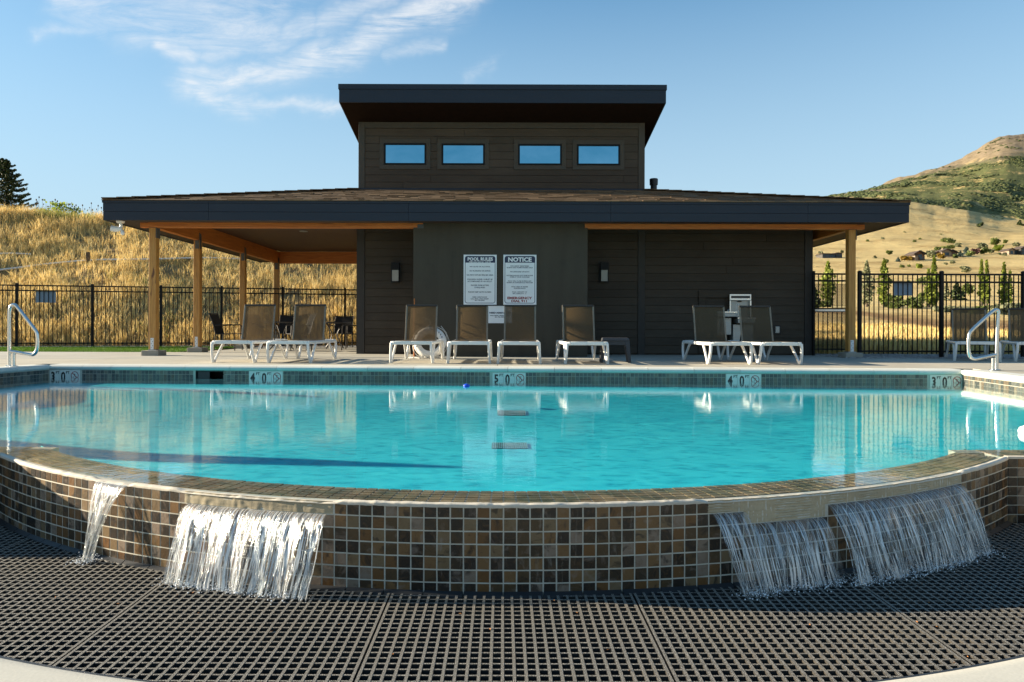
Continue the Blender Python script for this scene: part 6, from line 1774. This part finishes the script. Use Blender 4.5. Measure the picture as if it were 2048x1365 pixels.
# far houses
def gable(mb, x0, x1, y0, y1, z0, zt, over=.6, mi=1):
    xm = (x0+x1)/2
    for s in (0, 1):
        a, b = (x0-over, xm) if s == 0 else (xm, x1+over)
        za, zb_ = (z0-.2, zt) if s == 0 else (zt, z0-.2)
        mb.hexa([(a, y0-over, za), (b, y0-over, zb_), (b, y1+over, zb_), (a, y1+over, za), (a, y0-over, za+.35), (b, y0-over, zb_+.35), (b, y1+over, zb_+.35), (a, y1+over, za+.35)], 0)
def far_house(x0, x1, ybase, lab, blocks, D=None):
    """blocks: (px0, px1, wall bottom px, wall top px, gable top px or None, depth offset, wall material, windows)"""
    D = D or depth_at((x0+x1)/2, ybase); base = P((x0+x1)/2, ybase, D); root = empty('hillside_house', base, 0, lab, 'house')
    for (a, b, yb, yt, yg, do, wm, wins) in blocks:
        p = P(a, yb, D) - base; q_ = P(b, yt, D) - base; dep = 9
        mb = MB(); mb.box((p.x, do, p.z-3), (q_.x, do+dep, q_.z))
        if yg is not None:
            g = P(a, yg, D).z - base.z; xm = (p.x+q_.x)/2
            mb.add([(p.x, do, q_.z), (q_.x, do, q_.z), (xm, do, g), (p.x, do+dep, q_.z), (q_.x, do+dep, q_.z), (xm, do+dep, g)], [(0, 1, 2), (5, 4, 3)])
        mb.build('wall', M[wm], root)
        mb = MB()
        if yg is not None: gable(mb, p.x, q_.x, do, do+dep, q_.z, g+.1, .9)
        else: mb.box((p.x-.6, do-.6, q_.z+.02), (q_.x+.6, do+dep+.6, q_.z+.4))
        mb.build('roof', M['houseroof'], root)
        for (u0, v0, u1, v1) in wins:
            wx0, wx1 = p.x+(q_.x-p.x)*u0, p.x+(q_.x-p.x)*u1; wz0, wz1 = p.z+(q_.z-p.z)*v0, p.z+(q_.z-p.z)*v1
            mb = MB(); mb.box((wx0-.15, do-.12, wz0-.15), (wx1+.15, do-.02, wz1+.15)); f = mb.build('window', M['housedark'], root)
            mb = MB(); mb.box((wx0, do-.16, wz0), (wx1, do-.121, wz1)); mb.build('pane', M['housewin'], f)
    return root, base, D
WN = [(.1, .1, .4, .4), (.5, .1, .9, .4), (.1, .55, .4, .9), (.5, .55, .9, .9)]
far_house(1645, 1686, 517, 'dark flat roofed modern house low on the hillside', [(1645, 1657, 516.5, 508.5, None, 0, 'housedark', WN), (1657.5, 1676, 516.5, 508, None, 2, 'housedark', [(.05, .15, .28, .85), (.35, .15, .6, .85), (.68, .15, .95, .85)]), (1674, 1686, 512.5, 506.5, None, 1, 'housedark', WN[:2])])
r_, base, D = far_house(1827, 1860, 521, 'brown gabled timber house, left of the two brown houses', [(1829, 1847, 520, 509, 503, 0, 'housewood', [(.25, .5, .8, .95), (.1, .08, .35, .4), (.55, .08, .9, .4)]), (1844, 1860, 517, 506, 502, 5, 'housewood', [(.3, .1, .6, .5), (.65, .1, .95, .5)]), (1826, 1832, 520, 512, None, -2, 'housestone', [])])
mb = MB(); q_ = P(1853.5, 498.5, D)-base; mb.box((q_.x-1, 6, q_.z-4), (q_.x+1, 8, q_.z)); mb.build('chimney', M['housestone'], r_)
r_, base, D = far_house(1878, 1930, 514, 'larger sprawling brown stone house, right of the two brown houses', [(1884, 1903, 513.5, 504, 499, 0, 'housestone', [(.3, .25, .7, .8)]), (1893, 1915, 511, 502, 497, 5, 'housewood', [(.55, .1, .85, .6)]), (1910, 1930, 511, 503, 497.5, 8, 'housewood', [(.2, .2, .4, .7), (.55, .2, .8, .7)]), (1876, 1885, 511, 506, 503, 3, 'housewood', [])])
mb = MB(); q_ = P(1904.5, 494.5, D)-base; mb.box((q_.x-1.2, 8, q_.z-5), (q_.x+1.2, 10, q_.z)); mb.build('chimney', M['housestone'], r_)
far_house(2018, 2060, 511, 'grey and dark hillside house cut by the right edge', [(2018, 2029, 510.5, 501, 497.5, 0, 'housestone', [(.3, .2, .7, .8)]), (2029, 2042, 511, 500, None, 3, 'housedark', WN), (2042, 2062, 510, 498, 492.5, 0, 'housedark', WN)])

# spruce on the crest at the left
def big_spruce():
    D = 58; b = P(14, 412, D); top = P(14, 316, D); h = top.z-b.z+2.0; b.z -= 2.0
    root = empty('spruce_tree', b, 0, 'tall dark spruce on the crest at the left edge', 'tree')
    mb = MB(); mb.tube([(0, 0, 0), (.02, 0, h*.5), (-.05, 0, h*.98)], .16, 8, rads=[.20, .11, .02]); mb.build('trunk', M['bark'], root, smooth=True)
    r = random.Random(12); pts = []; tw = MB()
    for k in range(92):
        t = (k/92)**.92; z = h*(.03+.95*t); L = (h*.56*(1-t)**.85+.12)*r.uniform(.72, 1.12); a = k*2.399+r.uniform(-.3, .3)
        if L < .1: continue
        tip = None; n = int(12+L*22)
        tw.tube([(0, 0, z), (L*.5*cos(a), L*.5*sin(a), z-.05*L), (L*cos(a), L*sin(a), z+.10*L)], .02, 4, rads=[.03, .018, .005])
        for i in range(n*5):
            s = r.random()**.8; zz = z - .12*L*sin(pi*s*.9) + .16*L*s*s + r.gauss(0, .035)
            side = r.gauss(0, .085*L*(1.05-s)+.02); q_ = L*s
            pts.append((q_*cos(a)-side*sin(a), q_*sin(a)+side*cos(a), zz - abs(side)*.35 - r.random()*.07))
    tw.build('branches', M['bark'], root)
    crown('needles', root, pts, .11, 'conifer')
    # second leader
    pts = [(-.42+r.gauss(0, .05+.26*(1-t_)), r.gauss(0, .05+.2*(1-t_)), h*(.72+.27*t_)) for t_ in (r.random() for _ in range(900))]
    crown('side_leader', root, pts, .15, 'conifer')
big_spruce()
# weeds on the crest
first = None
r = random.Random(8)
wx = [72, 78, 85, 92, 101, 105, 110, 115, 119, 123, 130, 137, 140, 144, 149, 152, 157, 165, 183, 184, 196, 203]
wy = [400, 395, 400, 404, 405, 404, 400, 403, 408, 408, 412, 410, 409, 413, 414, 411, 415, 411, 407, 420, 412, 416]
for x, y in zip(wx, wy):
    D = 36.5 + r.uniform(-1.0, 1.5); tp = P(x, y, D); gz = ground_z(tp.x, D); h = max(.5, tp.z-gz)
    root = empty('teasel_stalk', (tp.x, D, gz-.03), r.uniform(0, 6), 'dry dark headed teasel stalk on the crest of the left bank', 'weed', 'teasel stalks on the crest')
    mb = MB(); mb.tube([(0, 0, 0), (.02, 0, h*.6), (0, .01, h)], .008, 5, rads=[.010, .007, .005])
    mb.tube([(.01, 0, h*.66), (.10, .02, h*.86)], .004, 4); mb.build('stem', M['teasel'], root)
    for c_, s_ in (((0, .01, h+.03), (.032, .032, .055)), ((.10, .02, h*.86+.03), (.026, .026, .04))):
        mb = MB(); mb.ball(c_, s_, 6, 5); mb.build('seed_head', M['teasel'], root)
# leafy green weeds
for (x, y, w, n, q_) in ((96, 440, 30, 260, 'below the left teasels'), (118, 425, 34, 420, 'leafiest, in the middle of the crest'), (150, 437, 24, 240, 'right of the leafiest clump'), (172, 448, 20, 120, 'rightmost and sparsest, near the roof corner')):
    D = 35.0; c = P(x, y, D); gz = ground_z(c.x, D); ww = w*D/F/2; hh = max(.5, c.z-gz+.5)
    root = empty('green_weed', (c.x, D, gz), 0, 'bright green weed clump ' + q_, 'weed', 'green weeds on the crest')
    pts = [(r.gauss(0, ww*.5), r.gauss(0, ww*.6), hh*r.random()**.7) for _ in range(n)]
    crown('leaves', root, pts, .11, 'weed')
    mb = MB()
    for _ in range(14): a = r.gauss(0, ww*.4); b_ = r.gauss(0, ww*.4); mb.tube([(a*.6, b_*.6, 0), (a, b_, hh)], .006, 4)
    mb.build('stems', M['weed'], root)
# scrub clumps on the mountain: real relief, one mass
pts = []; rs = []
r = random.Random(21)
while len(pts) < 9000:
    Y = r.uniform(1350, 2750); x = r.uniform(1640, 2110); u = (x-CX)/F; X = u*Y; z = ground_z(X, Y); yp = CY-(z-CH)*F/Y+ROLL*(x-CX)
    top, bot = interp(x, SCT), interp(x, SCB)
    m = max(sstep(-8, 8, yp-top), .35)*sstep(-5, 5, bot-yp)
    d = mnoise.noise(Vector((X*.006, z*.012, 4))) + .6*mnoise.noise(Vector((X*.02, z*.04, 7)))
    if r.random() > m*(.10+2.2*d) + .02: continue
    pts.append((X, Y, z)); rs.append(r.uniform(1.8, 4.4))
V = []; Q = []; RR = []
ico = np.array([(0,0,1),(.9,0,.35),(.28,.85,.35),(-.72,.52,.35),(-.72,-.52,.35),(.28,-.85,.35),(.7,.5,-.4),(-.28,.85,-.4),(-.9,0,-.4),(-.28,-.85,-.4),(.7,-.5,-.4)])
ft_ = [(0,1,2),(0,2,3),(0,3,4),(0,4,5),(0,5,1),(1,6,2),(2,6,7),(2,7,3),(3,7,8),(3,8,4),(4,8,9),(4,9,5),(5,9,10),(5,10,1),(1,10,6)]
for i, (p, s) in enumerate(zip(pts, rs)):
    b = ico*nrg.uniform(.75, 1.2, (11, 1))*np.array([s*1.5, s*1.2, s*.62]) + np.array(p) + np.array([0, 0, s*.1]); V.append(b); Q.extend((a+11*i, b_+11*i, c_+11*i) for a, b_, c_ in ft_); RR.extend([r.random()]*15)
me = fastmesh('mountain_scrub', np.concatenate(V), Q, M['scrub'], {'r': ('FACE', RR)})
link('mountain_scrub', me, kind='stuff', label='green scrub oak covering the upper slopes of the mountain', cat='scrub')
# a few loose stones and rocks on the hillside below the houses
